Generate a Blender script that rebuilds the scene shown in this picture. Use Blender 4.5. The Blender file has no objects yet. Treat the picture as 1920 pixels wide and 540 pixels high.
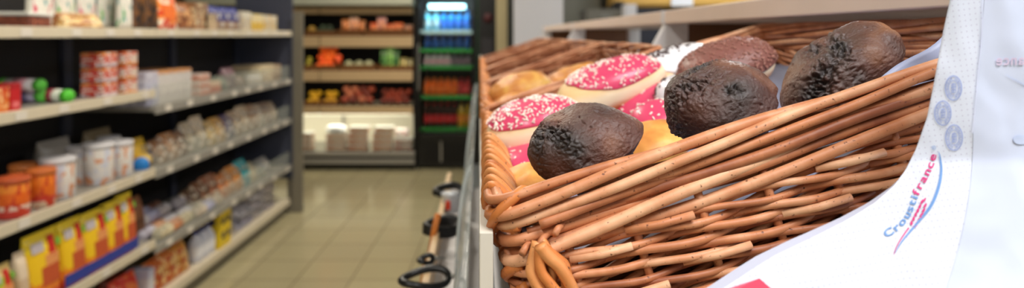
import bpy, bmesh, math, random
from mathutils import Vector, Matrix, noise
random.seed(7)
C = bpy.context.scene.collection
PI = math.pi
F = 1200.0; VX, VY = 950.0, 65.0; EYE = 1.45
YAW = math.atan(50/1200.0)
TH = math.radians(16.5); TH2 = math.radians(18.8)

def lin(c):
    return tuple((x/255/12.92 if x/255 <= .04045 else ((x/255+.055)/1.055)**2.4) for x in c) + (1.0,)
def at(px, py, Y):
    return Vector(((px-VX)*Y/F, Y, EYE-(py-VY)*Y/F))
def RW(x, y, z=0.0):
    return Vector((x*math.cos(YAW)-y*math.sin(YAW), x*math.sin(YAW)+y*math.cos(YAW), z))

# ------------------------------------------------------------ materials
def nm(name):
    m = bpy.data.materials.new(name); m.use_nodes = True
    nt = m.node_tree; b = nt.nodes['Principled BSDF']
    return m, nt, b
def N(nt, t, **k):
    n = nt.nodes.new(t)
    for a, v in k.items(): setattr(n, a, v)
    return n
def mat(name, col, rough=.5, var=.08, scale=30, bump=0, spec=.5, metal=0, trans=0, ior=1.45, coord='Object', coat=0):
    m, nt, b = nm(name)
    c = lin(col)
    tc = N(nt, 'ShaderNodeTexCoord'); ns = N(nt, 'ShaderNodeTexNoise')
    ns.inputs['Scale'].default_value = scale; ns.inputs['Detail'].default_value = 4
    nt.links.new(tc.outputs[coord], ns.inputs['Vector'])
    r = N(nt, 'ShaderNodeMix', data_type='RGBA')
    r.inputs['A'].default_value = tuple(max(0, x*(1-var)) for x in c[:3])+(1,)
    r.inputs['B'].default_value = tuple(min(1, x*(1+var)) for x in c[:3])+(1,)
    nt.links.new(ns.outputs['Fac'], r.inputs['Factor'])
    nt.links.new(r.outputs['Result'], b.inputs['Base Color'])
    b.inputs['Roughness'].default_value = rough; b.inputs['Metallic'].default_value = metal
    b.inputs['Specular IOR Level'].default_value = spec; b.inputs['IOR'].default_value = ior
    b.inputs['Transmission Weight'].default_value = trans
    b.inputs['Coat Weight'].default_value = coat
    if bump:
        bp = N(nt, 'ShaderNodeBump'); bp.inputs['Strength'].default_value = bump; bp.inputs['Distance'].default_value = .002
        nt.links.new(ns.outputs['Fac'], bp.inputs['Height']); nt.links.new(bp.outputs['Normal'], b.inputs['Normal'])
    return m
def emit(name, col, s):
    m, nt, b = nm(name)
    b.inputs['Emission Color'].default_value = lin(col); b.inputs['Emission Strength'].default_value = s
    b.inputs['Base Color'].default_value = lin(col)
    return m
def printed(name, stops, blotch=None, bscale=5, thr=.56, rough=.35, axis='Z', coord='Generated'):
    """printed packaging: colour bands by height (constant) plus printed blotches"""
    m, nt, b = nm(name)
    tc = N(nt, 'ShaderNodeTexCoord'); sp = N(nt, 'ShaderNodeSeparateXYZ')
    nt.links.new(tc.outputs[coord], sp.inputs[0])
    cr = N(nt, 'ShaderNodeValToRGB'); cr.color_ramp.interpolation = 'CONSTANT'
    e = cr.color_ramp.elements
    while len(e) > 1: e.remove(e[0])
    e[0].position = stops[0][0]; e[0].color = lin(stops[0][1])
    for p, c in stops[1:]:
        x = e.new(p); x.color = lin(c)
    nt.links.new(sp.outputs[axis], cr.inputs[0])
    out = cr.outputs['Color']
    if blotch:
        for i, bc in enumerate(blotch):
            ns = N(nt, 'ShaderNodeTexNoise'); ns.inputs['Scale'].default_value = bscale; ns.inputs['Detail'].default_value = 1
            mp = N(nt, 'ShaderNodeMapping'); mp.inputs['Location'].default_value = (i*7.3, i*2.1, i*4.4)
            nt.links.new(tc.outputs[coord], mp.inputs[0]); nt.links.new(mp.outputs[0], ns.inputs['Vector'])
            gt = N(nt, 'ShaderNodeMath', operation='GREATER_THAN'); gt.inputs[1].default_value = thr
            nt.links.new(ns.outputs['Fac'], gt.inputs[0])
            mx = N(nt, 'ShaderNodeMix', data_type='RGBA'); mx.inputs['B'].default_value = lin(bc)
            nt.links.new(gt.outputs[0], mx.inputs['Factor']); nt.links.new(out, mx.inputs['A']); out = mx.outputs['Result']
    nt.links.new(out, b.inputs['Base Color']); b.inputs['Roughness'].default_value = rough
    return m

# ------------------------------------------------------------ mesh builder
class MB:
    def __init__(s): s.v = []; s.f = []; s.t = []; s.u = []; s.smooth = []
    def add(s, vs, fs, tone=.5, smooth=False, us=None):
        o = len(s.v); s.v += [tuple(v) for v in vs]; s.f += [tuple(i+o for i in f) for f in fs]
        s.t += [tone]*len(vs) if not isinstance(tone, list) else tone
        s.u += us if us else [0.0]*len(vs)
        s.smooth += [smooth]*len(fs); return s
    def box(s, c, d, R=None, tone=.5):
        vs = []
        for x in (-.5, .5):
            for y in (-.5, .5):
                for z in (-.5, .5):
                    p = Vector((x*d[0], y*d[1], z*d[2]))
                    if R: p = R @ p
                    vs.append(p+Vector(c))
        return s.add(vs, [(0,1,3,2),(4,6,7,5),(0,4,5,1),(2,3,7,6),(0,2,6,4),(1,5,7,3)], tone)
    def tube(s, pts, r, n=8, tone=.5, closed=False, flat=1.0):
        pts = [Vector(p) for p in pts]; m = len(pts); vs = []; us = []; L = 0
        up = None; rings = []
        for i, p in enumerate(pts):
            a = pts[(i-1) % m] if (closed or i) else pts[0]; b = pts[(i+1) % m] if (closed or i < m-1) else pts[-1]
            t = (b-a).normalized()
            if up is None:
                up = Vector((0,0,1)) if abs(t.z) < .9 else Vector((1,0,0))
            up = (up-t*up.dot(t)).normalized(); sd = t.cross(up)
            rr = r(i/(m-1)) if callable(r) else r
            if i: L += (p-pts[i-1]).length
            for k in range(n):
                an = 2*PI*k/n
                vs.append(p+up*math.cos(an)*rr*flat+sd*math.sin(an)*rr); us.append(L)
        fs = []
        for i in range(m if closed else m-1):
            j = (i+1) % m
            for k in range(n):
                fs.append((i*n+k, i*n+(k+1)%n, j*n+(k+1)%n, j*n+k))
        if not closed:
            fs.append(tuple(reversed(range(n)))); fs.append(tuple((m-1)*n+k for k in range(n)))
        return s.add(vs, fs, tone, True, us)
    def lathe(s, prof, n=24, c=(0,0,0), R=None, tone=.5, flute=0, fl_n=0, cap=True):
        vs = []
        for (r, z) in prof:
            for k in range(n):
                a = 2*PI*k/n; rr = r*(1+flute*math.cos(fl_n*a)) if fl_n else r
                p = Vector((rr*math.cos(a), rr*math.sin(a), z))
                if R: p = R @ p
                vs.append(p+Vector(c))
        fs = []
        for i in range(len(prof)-1):
            for k in range(n): fs.append((i*n+k, i*n+(k+1)%n, (i+1)*n+(k+1)%n, (i+1)*n+k))
        if cap:
            fs.append(tuple(reversed(range(n)))); fs.append(tuple((len(prof)-1)*n+k for k in range(n)))
        return s.add(vs, fs, tone, True)
    def grid(s, fn, nu, nv, wrapu=False, tone=.5, smooth=True):
        vs = [fn(i/(nu if wrapu else nu-1), j/(nv-1)) for j in range(nv) for i in range(nu)]
        fs = []
        for j in range(nv-1):
            for i in range(nu if wrapu else nu-1):
                fs.append((j*nu+i, j*nu+(i+1)%nu, (j+1)*nu+(i+1)%nu, (j+1)*nu+i))
        return s.add(vs, fs, tone, smooth)
    def build(s, name, m, parent=None, bevel=0, loc=None, rot=None):
        me = bpy.data.meshes.new(name); me.from_pydata(s.v, [], s.f)
        me.polygons.foreach_set('use_smooth', s.smooth)
        a = me.attributes.new('tone', 'FLOAT', 'POINT'); a.data.foreach_set('value', s.t)
        a = me.attributes.new('along', 'FLOAT', 'POINT'); a.data.foreach_set('value', s.u)
        me.materials.append(m); me.validate(); me.update()
        o = bpy.data.objects.new(name, me); C.objects.link(o)
        if parent: o.parent = parent
        if loc is not None: o.location = loc
        if rot is not None: o.rotation_euler = rot
        if bevel:
            b = o.modifiers.new('bevel', 'BEVEL'); b.width = bevel; b.segments = 2; b.limit_method = 'ANGLE'
        return o
def tag(o, label=None, cat=None, group=None, kind=None):
    if label: o['label'] = label
    if cat: o['category'] = cat
    if group: o['group'] = group
    if kind: o['kind'] = kind
    return o
def thing(name, label, cat, loc=(0,0,0), rot=(0,0,0), group=None):
    o = bpy.data.objects.new(name, None); C.objects.link(o); o.empty_display_size = .05
    o.location = loc; o.rotation_euler = rot
    return tag(o, label, cat, group)
def dup(o, parent=None, loc=None, rot=None, label=None, group=None):
    c = o.copy(); C.objects.link(c); c.parent = parent
    if loc is not None: c.location = loc
    if rot is not None: c.rotation_euler = rot
    if label: c['label'] = label
    if group: c['group'] = group
    for ch in list(o.children):
        dup(ch, c)
    return c
def struct(name, mb, m, **k):
    o = mb.build(name, m, **k); o['kind'] = 'structure'; return o

# ------------------------------------------------------------ shared materials
def wicker_mat(name, c1, c2, c3, rough=.50):
    m, nt, b = nm(name)
    at_ = N(nt, 'ShaderNodeAttribute', attribute_name='tone')
    al = N(nt, 'ShaderNodeAttribute', attribute_name='along')
    tc = N(nt, 'ShaderNodeTexCoord')
    n1 = N(nt, 'ShaderNodeTexNoise'); n1.inputs['Scale'].default_value = 22; n1.inputs['Detail'].default_value = 3
    nt.links.new(tc.outputs['Object'], n1.inputs['Vector'])
    ad = N(nt, 'ShaderNodeMath', operation='ADD'); nt.links.new(at_.outputs['Fac'], ad.inputs[0])
    sc = N(nt, 'ShaderNodeMath', operation='MULTIPLY_ADD'); sc.inputs[1].default_value = 2.0; sc.inputs[2].default_value = -1.0
    cv = N(nt, 'ShaderNodeCombineXYZ'); m1 = N(nt, 'ShaderNodeMath', operation='MULTIPLY'); m1.inputs[1].default_value = 38; nt.links.new(al.outputs['Fac'], m1.inputs[0])
    m2 = N(nt, 'ShaderNodeMath', operation='MULTIPLY'); m2.inputs[1].default_value = 91; nt.links.new(at_.outputs['Fac'], m2.inputs[0])
    nt.links.new(m1.outputs[0], cv.inputs[0]); nt.links.new(m2.outputs[0], cv.inputs[1])
    n4 = N(nt, 'ShaderNodeTexNoise'); n4.inputs['Scale'].default_value = 1; n4.inputs['Detail'].default_value = 4; nt.links.new(cv.outputs[0], n4.inputs['Vector'])
    av = N(nt, 'ShaderNodeMath', operation='ADD'); nt.links.new(n1.outputs['Fac'], av.inputs[0]); nt.links.new(n4.outputs['Fac'], av.inputs[1])
    hf = N(nt, 'ShaderNodeMath', operation='MULTIPLY'); hf.inputs[1].default_value = .5; nt.links.new(av.outputs[0], hf.inputs[0])
    nt.links.new(hf.outputs[0], sc.inputs[0]); nt.links.new(sc.outputs[0], ad.inputs[1])
    cr = N(nt, 'ShaderNodeValToRGB'); e = cr.color_ramp.elements
    e[0].position = .0; e[0].color = lin(c1); e[1].position = 1; e[1].color = lin(c3); x = e.new(.5); x.color = lin(c2)
    nt.links.new(ad.outputs[0], cr.inputs[0])
    # dark flecks and knots of the bark
    n2 = N(nt, 'ShaderNodeTexNoise'); n2.inputs['Scale'].default_value = 330; n2.inputs['Detail'].default_value = 4
    nt.links.new(tc.outputs['Object'], n2.inputs['Vector'])
    r2 = N(nt, 'ShaderNodeValToRGB'); r2.color_ramp.elements[0].position = .64; r2.color_ramp.elements[1].position = .72
    nt.links.new(n2.outputs['Fac'], r2.inputs[0])
    mx = N(nt, 'ShaderNodeMix', data_type='RGBA'); mx.inputs['B'].default_value = lin((105, 58, 34))
    nt.links.new(r2.outputs['Color'], mx.inputs['Factor']); nt.links.new(cr.outputs['Color'], mx.inputs['A'])
    nt.links.new(mx.outputs['Result'], b.inputs['Base Color'])
    b.inputs['Roughness'].default_value = rough
    n3 = N(nt, 'ShaderNodeTexNoise'); n3.inputs['Scale'].default_value = 300
    nt.links.new(tc.outputs['Object'], n3.inputs['Vector'])
    bp = N(nt, 'ShaderNodeBump'); bp.inputs['Strength'].default_value = .25; bp.inputs['Distance'].default_value = .0006
    nt.links.new(n3.outputs['Fac'], bp.inputs['Height']); nt.links.new(bp.outputs['Normal'], b.inputs['Normal'])
    return m
WICK = wicker_mat('willow', (138, 76, 46), (192, 124, 82), (228, 178, 140))
WICK2 = wicker_mat('orange_willow', (164, 88, 38), (206, 124, 62), (218, 148, 90))
M = dict(
 shelfmetal=mat('cream_shelf_metal', (212, 200, 176), .35, .03),
 shelfgrey=mat('grey_shelf_metal', (150, 146, 138), .35, .03),
 darkback=mat('dark_back_panel', (38, 36, 38), .6, .1),
 upright=mat('slate_upright', (70, 74, 92), .45, .05),
 endcol=mat('grey_end_panel', (124, 118, 104), .5, .03),
 kick=mat('grey_kick_panel', (104, 98, 84), .4, .04),
 black=mat('black_plastic', (16, 16, 18), .3, .1),
 blackrub=mat('matt_black', (20, 20, 22), .6, .1),
 tagw=mat('white_price_card', (232, 230, 222), .5, .02),
 clear=mat('clear_acrylic', (250, 252, 252), .03, 0, trans=1, ior=1.2, spec=.5),
 cloudy=None,
 fascia=mat('cream_laminate', (206, 200, 188), .45, .02),
 paper=mat('white_paper', (228, 232, 240), .6, .02, 60, .1),
 lip=mat('beige_shelf_lip', (206, 176, 134), .45, .04),
 steel=mat('brushed_steel', (150, 150, 146), .3, .05, metal=.8),
 crate=mat('brown_crate', (120, 76, 34), .6, .15),
 dark=mat('dark_interior', (22, 19, 18), .7, .1),
 white=mat('white_laminate', (226, 224, 226), .45, .02),
 wood=mat('pale_wood', (236, 216, 202), .45, .05, 14, .1),
 brownwood=mat('brown_board', (112, 74, 48), .55, .1, 10),
)

def cloudy_mat():
    m, nt, b = nm('clear_plastic_sheet')
    b.inputs['Base Color'].default_value = lin((214, 222, 224)); b.inputs['Roughness'].default_value = .12
    b.inputs['Alpha'].default_value = .38
    return m
M['cloudy'] = cloudy_mat()
# ============================================================ BAKERY RACK
# loop around a rounded rectangle; q = distance from the front-near corner along near, back, far, front walls
def loop_fn(L, W, rc=.018):
    segs = []
    def ln(a, b, nrm): segs.append(('l', Vector(a), Vector(b), Vector(nrm), (Vector(b)-Vector(a)).length))
    def arc(c, a0): segs.append(('a', Vector(c), a0, None, rc*PI/2))
    ln((rc,0), (L-rc,0), (0,-1)); arc((L-rc,rc), -PI/2)
    ln((L,rc), (L,W-rc), (1,0)); arc((L-rc,W-rc), 0)
    ln((L-rc,W), (rc,W), (0,1)); arc((rc,W-rc), PI/2)
    ln((0,W-rc), (0,rc), (-1,0)); arc((rc,rc), PI)
    P = sum(s[4] for s in segs)
    def fn(q, n, z):
        q = q % P
        for s in segs:
            if q <= s[4]+1e-9:
                if s[0] == 'l':
                    p = s[1].lerp(s[2], q/s[4]); nv = s[3]
                else:
                    a = s[2]+q/rc; nv = Vector((math.cos(a), math.sin(a))); p = s[1]+nv*rc
                return Vector((p.x+nv.x*n, p.y+nv.y*n, z))
            q -= s[4]
        return fn(0, n, z)
    return fn, P
def wale(mb, fn, q0, q1, z0, z1, k, period, A, B, r, step=.006, seed=0, ph=0, jit=.0012, n=8, tones=(.2,.8)):
    rg = random.Random(seed)
    for i in range(k):
        tone = rg.uniform(*tones); rr = r*rg.uniform(.86, 1.12); jz = rg.uniform(-jit, jit); off = rg.uniform(0, 9)
        m = max(3, int((q1-q0)/step)); pts = []
        for s in range(m+1):
            f = s/m; q = q0+(q1-q0)*f; th = 2*PI*(q/period+i/k)+ph
            wob = noise.noise(Vector((q*14, off, seed)))*.0016
            pts.append(fn(q, A*math.cos(th), z0+(z1-z0)*f+B*math.sin(th)+jz+wob))
        mb.tube(pts, rr, n, tone)
def basket(L, W, H, rows, detail, label, group=None, seed=1, taper=0):
    root = thing('wicker_basket', label, 'basket', group=group)
    fn0, P = loop_fn(L, W)
    def fn(q, n, z):      # the floor rises a little towards the back
        p = fn0(q, n, z); p.z = H-(H-z)*(1-taper*p.x/L); return p
    n = 8 if detail else 6; st = .005 if detail else .012
    pitch = P/round(P/.051)
    # upright stakes
    q = pitch*.5
    while q < P:
        mb = MB(); mb.tube([fn(q, 0, z) for z in (.002, H*.5, H-.040)], .0034, n, random.uniform(.35, .6)); q += pitch
        mb.build('stake', WICK, root)
    # woven sides
    mb = MB(); top = H-(.060 if detail else .017); bot = .014
    for i in range(rows):
        z = bot+(top-bot)*i/(rows-1)
        wale(mb, fn, 0, P, z, z, 3, pitch*3, .0058, -.0056, .0030, st, seed*10+i, i*2.1+.5*math.sin(i*3), n=n, tones=(.05,.85))
    mb.build('woven_side', WICK, root)
    # thick lower border of the rim
    mb = MB(); F_ = W-.02
    if detail:
        wale(mb, fn, -.035, P-F_-.012, H-.041, H-.034, 3, .62, .0050, .0085, .0043, st, seed+3, -.6, n=n, tones=(.45,.95))
        wale(mb, fn, .0, P-F_-.012, H-.034, H-.030, 2, .8, .0030, .0050, .0036, st, seed+4, 1.6, n=n, tones=(.1,.5))
        mb.build("lower_border", WICK, root)
    mb = MB()
    if not detail: wale(mb, fn, -.02, P-.02, H-.005, H-.004, 3, .40, .0045, .0040, .0036, st, seed+5, 2.6, n=n, tones=(.3,.8))
    else: wale(mb, fn, -.048, P-F_-.0, H-.010, H-.006, 5, .70, .0058, .0105, .0040, st, seed+5, 2.6, n=n, tones=(.4,.95))
    if detail: wale(mb, fn, .01, P-F_-.02, H-.025, H-.024, 2, .5, .0055, .004, .0040, st, seed+6, .3, n=n, tones=(.1,.5))
    mb.build('rim', WICK, root)
    # plaited front edge
    mb = MB()
    wale(mb, fn, P-W+.004, P-.004, H-.014, H-.014, 3, .3, .0050, .0080, .0042, st, seed+7, 0, n=n, tones=(.2,.6))
    rg = random.Random(seed+70); dq = .0225 if detail else .045; q = P-W+.03
    while q < P-.004:
        z = H; r = .0039*rg.uniform(.85, 1.15); e = rg.uniform(-.008, .008); k_ = rg.uniform(.7, 1.3)
        pts = [fn(min(P-.001, q+t*.075*k_-.045)+e, nn, zz) for t, nn, zz in ((0, .007, z-.044), (.2, .0095, z-.028), (.42, .0075, z-.010), (.6, .000, z+.001), (.8, -.008, z-.003), (1, -.0150, z-.014), (1.12, -.017, z-.024))]
        sm = []
        for i in range(len(pts)-1):
            a_, b_, c_, d_ = pts[max(0, i-1)], pts[i], pts[i+1], pts[min(len(pts)-1, i+2)]
            for s in range(4):
                t = s/4; sm.append(.5*((2*b_)+(c_-a_)*t+(2*a_-5*b_+4*c_-d_)*t*t+(3*b_-a_-3*c_+d_)*t**3))
        sm.append(pts[-1])
        mb.tube(sm, lambda f: r*(1-.5*abs(f-.5)), n, rg.uniform(.3, 1)); q += dq
    wale(mb, fn, P-W+.01, P-.01, H-.058, H-.058, 3, .09, .0065, .010, .0042, st*.6, seed+8, 0, n=n, tones=(.1,.7))
    mb.build('front_plait', WICK2, root)
    # corner plaits of the front wall
    for yy in ((0,) if not detail else (0,)):
        mb = MB(); rg = random.Random(5)
        for i in range(6):
            pts = []; m = 40; x0 = .024
            for s in range(m+1):
                f = s/m; z = H-.034-.004*(i % 2)-f*(H+.004-.034); th = 2*PI*(f*.50+i/6+.1)
                env = min(1, f*5+.08)
                pts.append((x0+math.cos(th)*.0120*env+f*.003, -.011+math.sin(th)*.0055, z))
            mb.tube(pts, .0043*rg.uniform(.9,1.1), n, rg.uniform(.35,.95))
        mb.build('corner_plait', WICK2, root)
    # foot
    mb = MB(); wale(mb, fn, .05, P-.01, .000, .000, 3, .22, .006, .0075, .0055, st, seed+9, .6, n=n, tones=(.3,.8))
    mb.build('foot', WICK, root)
    # floor
    mb = MB()
    for i in range(int(W/.012)):
        y = .008+i*.012
        mb.tube([(.012, y, .004+.003*(i % 2)), (L*.5, y, .006-.003*(i % 2)), (L-.012, y, .004+.003*(i % 2))], .0045, 6, random.random()*.6)
    mb.build('floor', WICK, root)
    if detail:
        # cut rod ends that stick out of the weave
        for (q, z, l, a) in ((.069,H-.060,.045,.0),(.118,H-.053,.05,.0),(.087,.028,.045,.0),(.152,.034,.05,.0),(.232,.042,.05,.0),(.265,H-.056,.05,.0)):
            mb = MB(); mb.tube([fn(q-l, .003, z+.0035), fn(q-l*.5, .0078, z+.0010), fn(q, .0092, z)], .0031, n, random.uniform(.5, 1)); mb.build('rod_end', WICK, root)
        # stub ends tucked below the rim at the corner
        mb = MB()
        for (x, z) in ((.024,H-.0335),(.036,H-.030),(.010,H-.036)):
            mb.tube([(x+.012, .004, z+.001), (x+.004, -.006, z), (x, -.0115, z-.002)], .0026, n, .22)
        mb.build('stub_end', WICK, root)
        # slack bottom bundle sweeping up to the back
    return root
H1 = .125; L1 = .47
O1 = RW(.009+H1*math.sin(TH), .462, EYE-.121-H1*math.cos(TH))
bk = basket(L1, .565, H1, 5, True, 'large wicker basket heaped with chocolate muffins and iced doughnuts, nearest on the rack', 'wicker baskets on the bakery rack', 3, .28)
bk.location = O1; bk.rotation_euler = (0, -TH, YAW)
MR = Matrix.Translation(O1) @ Matrix.Rotation(YAW, 4, 'Z') @ Matrix.Rotation(-TH, 4, 'Y')
MRi = MR.inverted()
# farther baskets
H2 = .105; L2 = .315
def bloc(y): return RW(.006+H2*math.sin(TH2), y, EYE-.121-H2*math.cos(TH2))
b2 = basket(L2, .545, H2, 7, False, 'wicker basket with golden bread rolls, directly behind the muffin basket', 'wicker baskets on the bakery rack', 21)
b2.location = bloc(1.062); b2.rotation_euler = (0, -TH2, YAW)
b3 = dup(b2, None, bloc(1.64), None, 'blurred wicker basket, third along the rack from the muffin basket')
b4 = dup(b2, None, bloc(2.22), None, 'blurred wicker basket, fourth along the rack, before the farthest one')
b5 = dup(b2, None, bloc(2.80), None, 'blurred wicker basket at the far end of the bakery rack')

# paper liners
LIN = mat('greaseproof_paper', (146, 154, 182), .45, .02, 50, .15)
def liner(L, W, zf, hs, name, label, M4, lip=None):
    mb = MB()
    def f(u, v):
        x = .012+u*(L-.024); y = .012+v*(W-.024)
        e = min(u, 1-u)*L; e2 = min(v, 1-v)*W; e = min(e, e2)
        rise = max(0, 1-e/.03)**1.5*hs*(1 if y > .1 else .3)
        z = zf+rise+.0015*noise.noise(Vector((x*40, y*40, 1)))
        return (x, y, z)
    mb.grid(f, 46, 60)
    if lip: lip(mb)
    o = mb.build(name, LIN)
    s = o.modifiers.new('solid', 'SOLIDIFY'); s.thickness = .0006
    o.matrix_world = M4
    return tag(o, label, 'paper')
def lip1(mb):
    # corner of the sheet that sticks up at the back of the near wall
    def g(u, v):
        x = .318+u*.085; y = .018+.004*math.sin(u*9)
        top = -.004+.026*u
        z = H1-.062+v*(top+.062) 
        y = y+.012*v*v+.003*noise.noise(Vector((x*50, z*50, 3)))
        return (x, y, z)
    mb.grid(g, 26, 18)
ln1 = liner(L1, .565, H1-.070, .012, 'paper_liner', 'bluish white paper liner standing up behind the right-hand muffin', MR, lip1)
M2 = Matrix.Translation(bloc(1.062)) @ Matrix.Rotation(YAW, 4, 'Z') @ Matrix.Rotation(-TH2, 4, 'Y')

# ------------------------------------------------------------ muffins
def choc_mat(name, dark, mid, tan):
    m, nt, b = nm(name)
    tc = N(nt, 'ShaderNodeTexCoord')
    n1 = N(nt, 'ShaderNodeTexNoise'); n1.inputs['Scale'].default_value = 28; n1.inputs['Detail'].default_value = 6; n1.inputs['Roughness'].default_value = .6
    nt.links.new(tc.outputs['Object'], n1.inputs['Vector'])
    at_ = N(nt, 'ShaderNodeAttribute', attribute_name='tone')
    ad = N(nt, 'ShaderNodeMath', operation='MULTIPLY_ADD'); ad.inputs[1].default_value = .45
    nt.links.new(n1.outputs['Fac'], ad.inputs[0]); nt.links.new(at_.outputs['Fac'], ad.inputs[2])
    cr = N(nt, 'ShaderNodeValToRGB'); e = cr.color_ramp.elements
    e[0].position = .25; e[0].color = lin(dark); e[1].position = 1.15 if False else 1.0; e[1].color = lin(tan); x = e.new(.62); x.color = lin(mid)
    nt.links.new(ad.outputs[0], cr.inputs[0]); nt.links.new(cr.outputs[0], b.inputs['Base Color'])
    rr = N(nt, 'ShaderNodeMapRange'); rr.inputs['To Min'].default_value = .22; rr.inputs['To Max'].default_value = .50
    nt.links.new(n1.outputs['Fac'], rr.inputs[0]); nt.links.new(rr.outputs[0], b.inputs['Roughness'])
    n2 = N(nt, 'ShaderNodeTexNoise'); n2.inputs['Scale'].default_value = 420; n2.inputs['Detail'].default_value = 8; n2.inputs['Roughness'].default_value = .7
    nt.links.new(tc.outputs['Object'], n2.inputs['Vector'])
    bp = N(nt, 'ShaderNodeBump'); bp.inputs['Strength'].default_value = .75; bp.inputs['Distance'].default_value = .0015
    nt.links.new(n2.outputs['Fac'], bp.inputs['Height']); nt.links.new(bp.outputs['Normal'], b.inputs['Normal'])
    b.inputs['Specular IOR Level'].default_value = .8; b.inputs['Coat Weight'].default_value = .16; b.inputs['Coat Roughness'].default_value = .3
    return m
CH = [choc_mat('chocolate_crumb', (28, 11, 8), (86, 42, 27), (148, 92, 54)),
      choc_mat('chocolate_crumb_dark', (26, 10, 8), (78, 38, 27), (138, 86, 54)),
      choc_mat('chocolate_crumb_tan', (26, 10, 8), (84, 44, 28), (168, 110, 62))]
CASE = mat('brown_paper_case', (62, 50, 52), .35, .2, 90, .2)
def muffin(px, py, Y, Rx, Ry, Hc, tilt, az, seed, label, m, crack, lean=-.3):
    """cap radius Rx (along the picture) Ry, height Hc; tilt leans the top to the left"""
    root = thing('chocolate_muffin', label, 'muffin', at(px, py, Y), (math.radians(az), -math.radians(tilt), YAW), 'chocolate muffins in the near basket')
    mb = MB(); nu, nv = 300, 170; tones = []; vs = []
    sd = Vector((seed*11.3, seed*3.7, seed*7.9))
    for j in range(nv):
        v = j/(nv-1); ph = v*PI*.80         # polar angle, past the widest point under the lip
        for i in range(nu):
            a = 2*PI*i/nu
            sn = math.sin(ph); cs = math.cos(ph)
            rr = abs(sn)**.86
            if ph > PI*.5: z = -.017*(1-abs(sn)**2.5)
            else: z = Hc*max(0, 1-abs(sn)**2.4)**.56
            lob = 1+.055*noise.noise(Vector((math.cos(a)*1.2, math.sin(a)*1.2, 0))+sd)+.02*noise.noise(Vector((math.cos(a)*4, math.sin(a)*4, 5))+sd)
            p = Vector((Rx*rr*math.cos(a)*lob+lean*max(0, z)*(1-.35*rr), Ry*rr*math.sin(a)*lob, z))
            nrm = Vector((p.x/Rx**2, p.y/Ry**2, (z/Hc**2 if z > 0 else z/.02**2*.1))).normalized()
            q = p*1000
            d = .0042*noise.noise(q*.028+sd)+.0018*noise.noise(q*.075+sd)
            # cracked crown: ridged noise masked to a band
            cm = 0
            for (cx, cy, cr, ln_, ca) in crack:
                dx = p.x-cx; dy = p.y-cy
                ux = dx*math.cos(ca)+dy*math.sin(ca); uy = -dx*math.sin(ca)+dy*math.cos(ca)
                g = math.exp(-(ux/ln_)**2-(uy/cr)**2)
                cm = max(cm, g)
            if z < -.004: cm *= .2
            rid = 1-abs(noise.noise(q*.12+sd*2))*2.2
            rid2 = abs(noise.noise(q*.22+sd*3))
            d += cm*(-.0050*max(0, rid)**3+.0070*rid2-.0020)+cm*.0015*noise.noise(q*.5+sd)
            d += .00040*noise.noise(q*.42+sd)+.00028*noise.noise(q*.9+sd)
            pit = noise.noise(q*.30+sd*5)
            if pit > .42: d -= .0035*(pit-.42)
            vs.append(p+nrm*d)
            top = max(0, z/Hc)
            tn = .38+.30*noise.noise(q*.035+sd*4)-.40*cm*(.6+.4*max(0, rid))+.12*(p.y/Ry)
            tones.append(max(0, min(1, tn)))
    fs = []
    for j in range(nv-1):
        for i in range(nu): fs.append((j*nu+i, j*nu+(i+1) % nu, (j+1)*nu+(i+1) % nu, (j+1)*nu+i))
    mb.add(vs, fs, tones, True)
    mb.f.append(tuple((nv-1)*nu+i for i in range(nu))); mb.smooth.append(False)
    mb.build('cake_top', m, root)
    w = MB(); r1 = min(Rx, Ry)*.80
    w.lathe([(r1*.70, -.047), (r1*.735, -.046), (r1*.86, -.022), (r1*.99, .004)], 176, flute=.022, fl_n=44)
    w.build('paper_case', CASE, root)
    return root
mf1 = muffin(1107, 280, .520, .0455, .041, .0370, 30, 12, 1, 'chocolate muffin at the front left corner of the basket, smooth shiny top', CH[0],
             [(-.020, -.012, .007, .022, 1.9), (-.030,-.002,.006,.014,1.2)])
mf2 = muffin(1353, 207, .528, .0475, .043, .0410, 27, 16, 2, 'chocolate muffin in the middle of the basket, its crown cracked at the left', CH[1],
             [(-.022, -.008, .012, .024, -.2), (.004,.012,.005,.02,.2), (.004,-.030,.004,.006,.2)])
mf3 = muffin(1575, 141, .545, .0590, .038, .0300, 35, 14, 3, 'largest chocolate muffin, split and knobbly, leaning at the upper right', CH[2],
             [(-.028,-.022,.011,.026,.3), (.008,-.004,.008,.030,1.2), (-.004,.012,.007,.014,.9)], .22)

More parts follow.
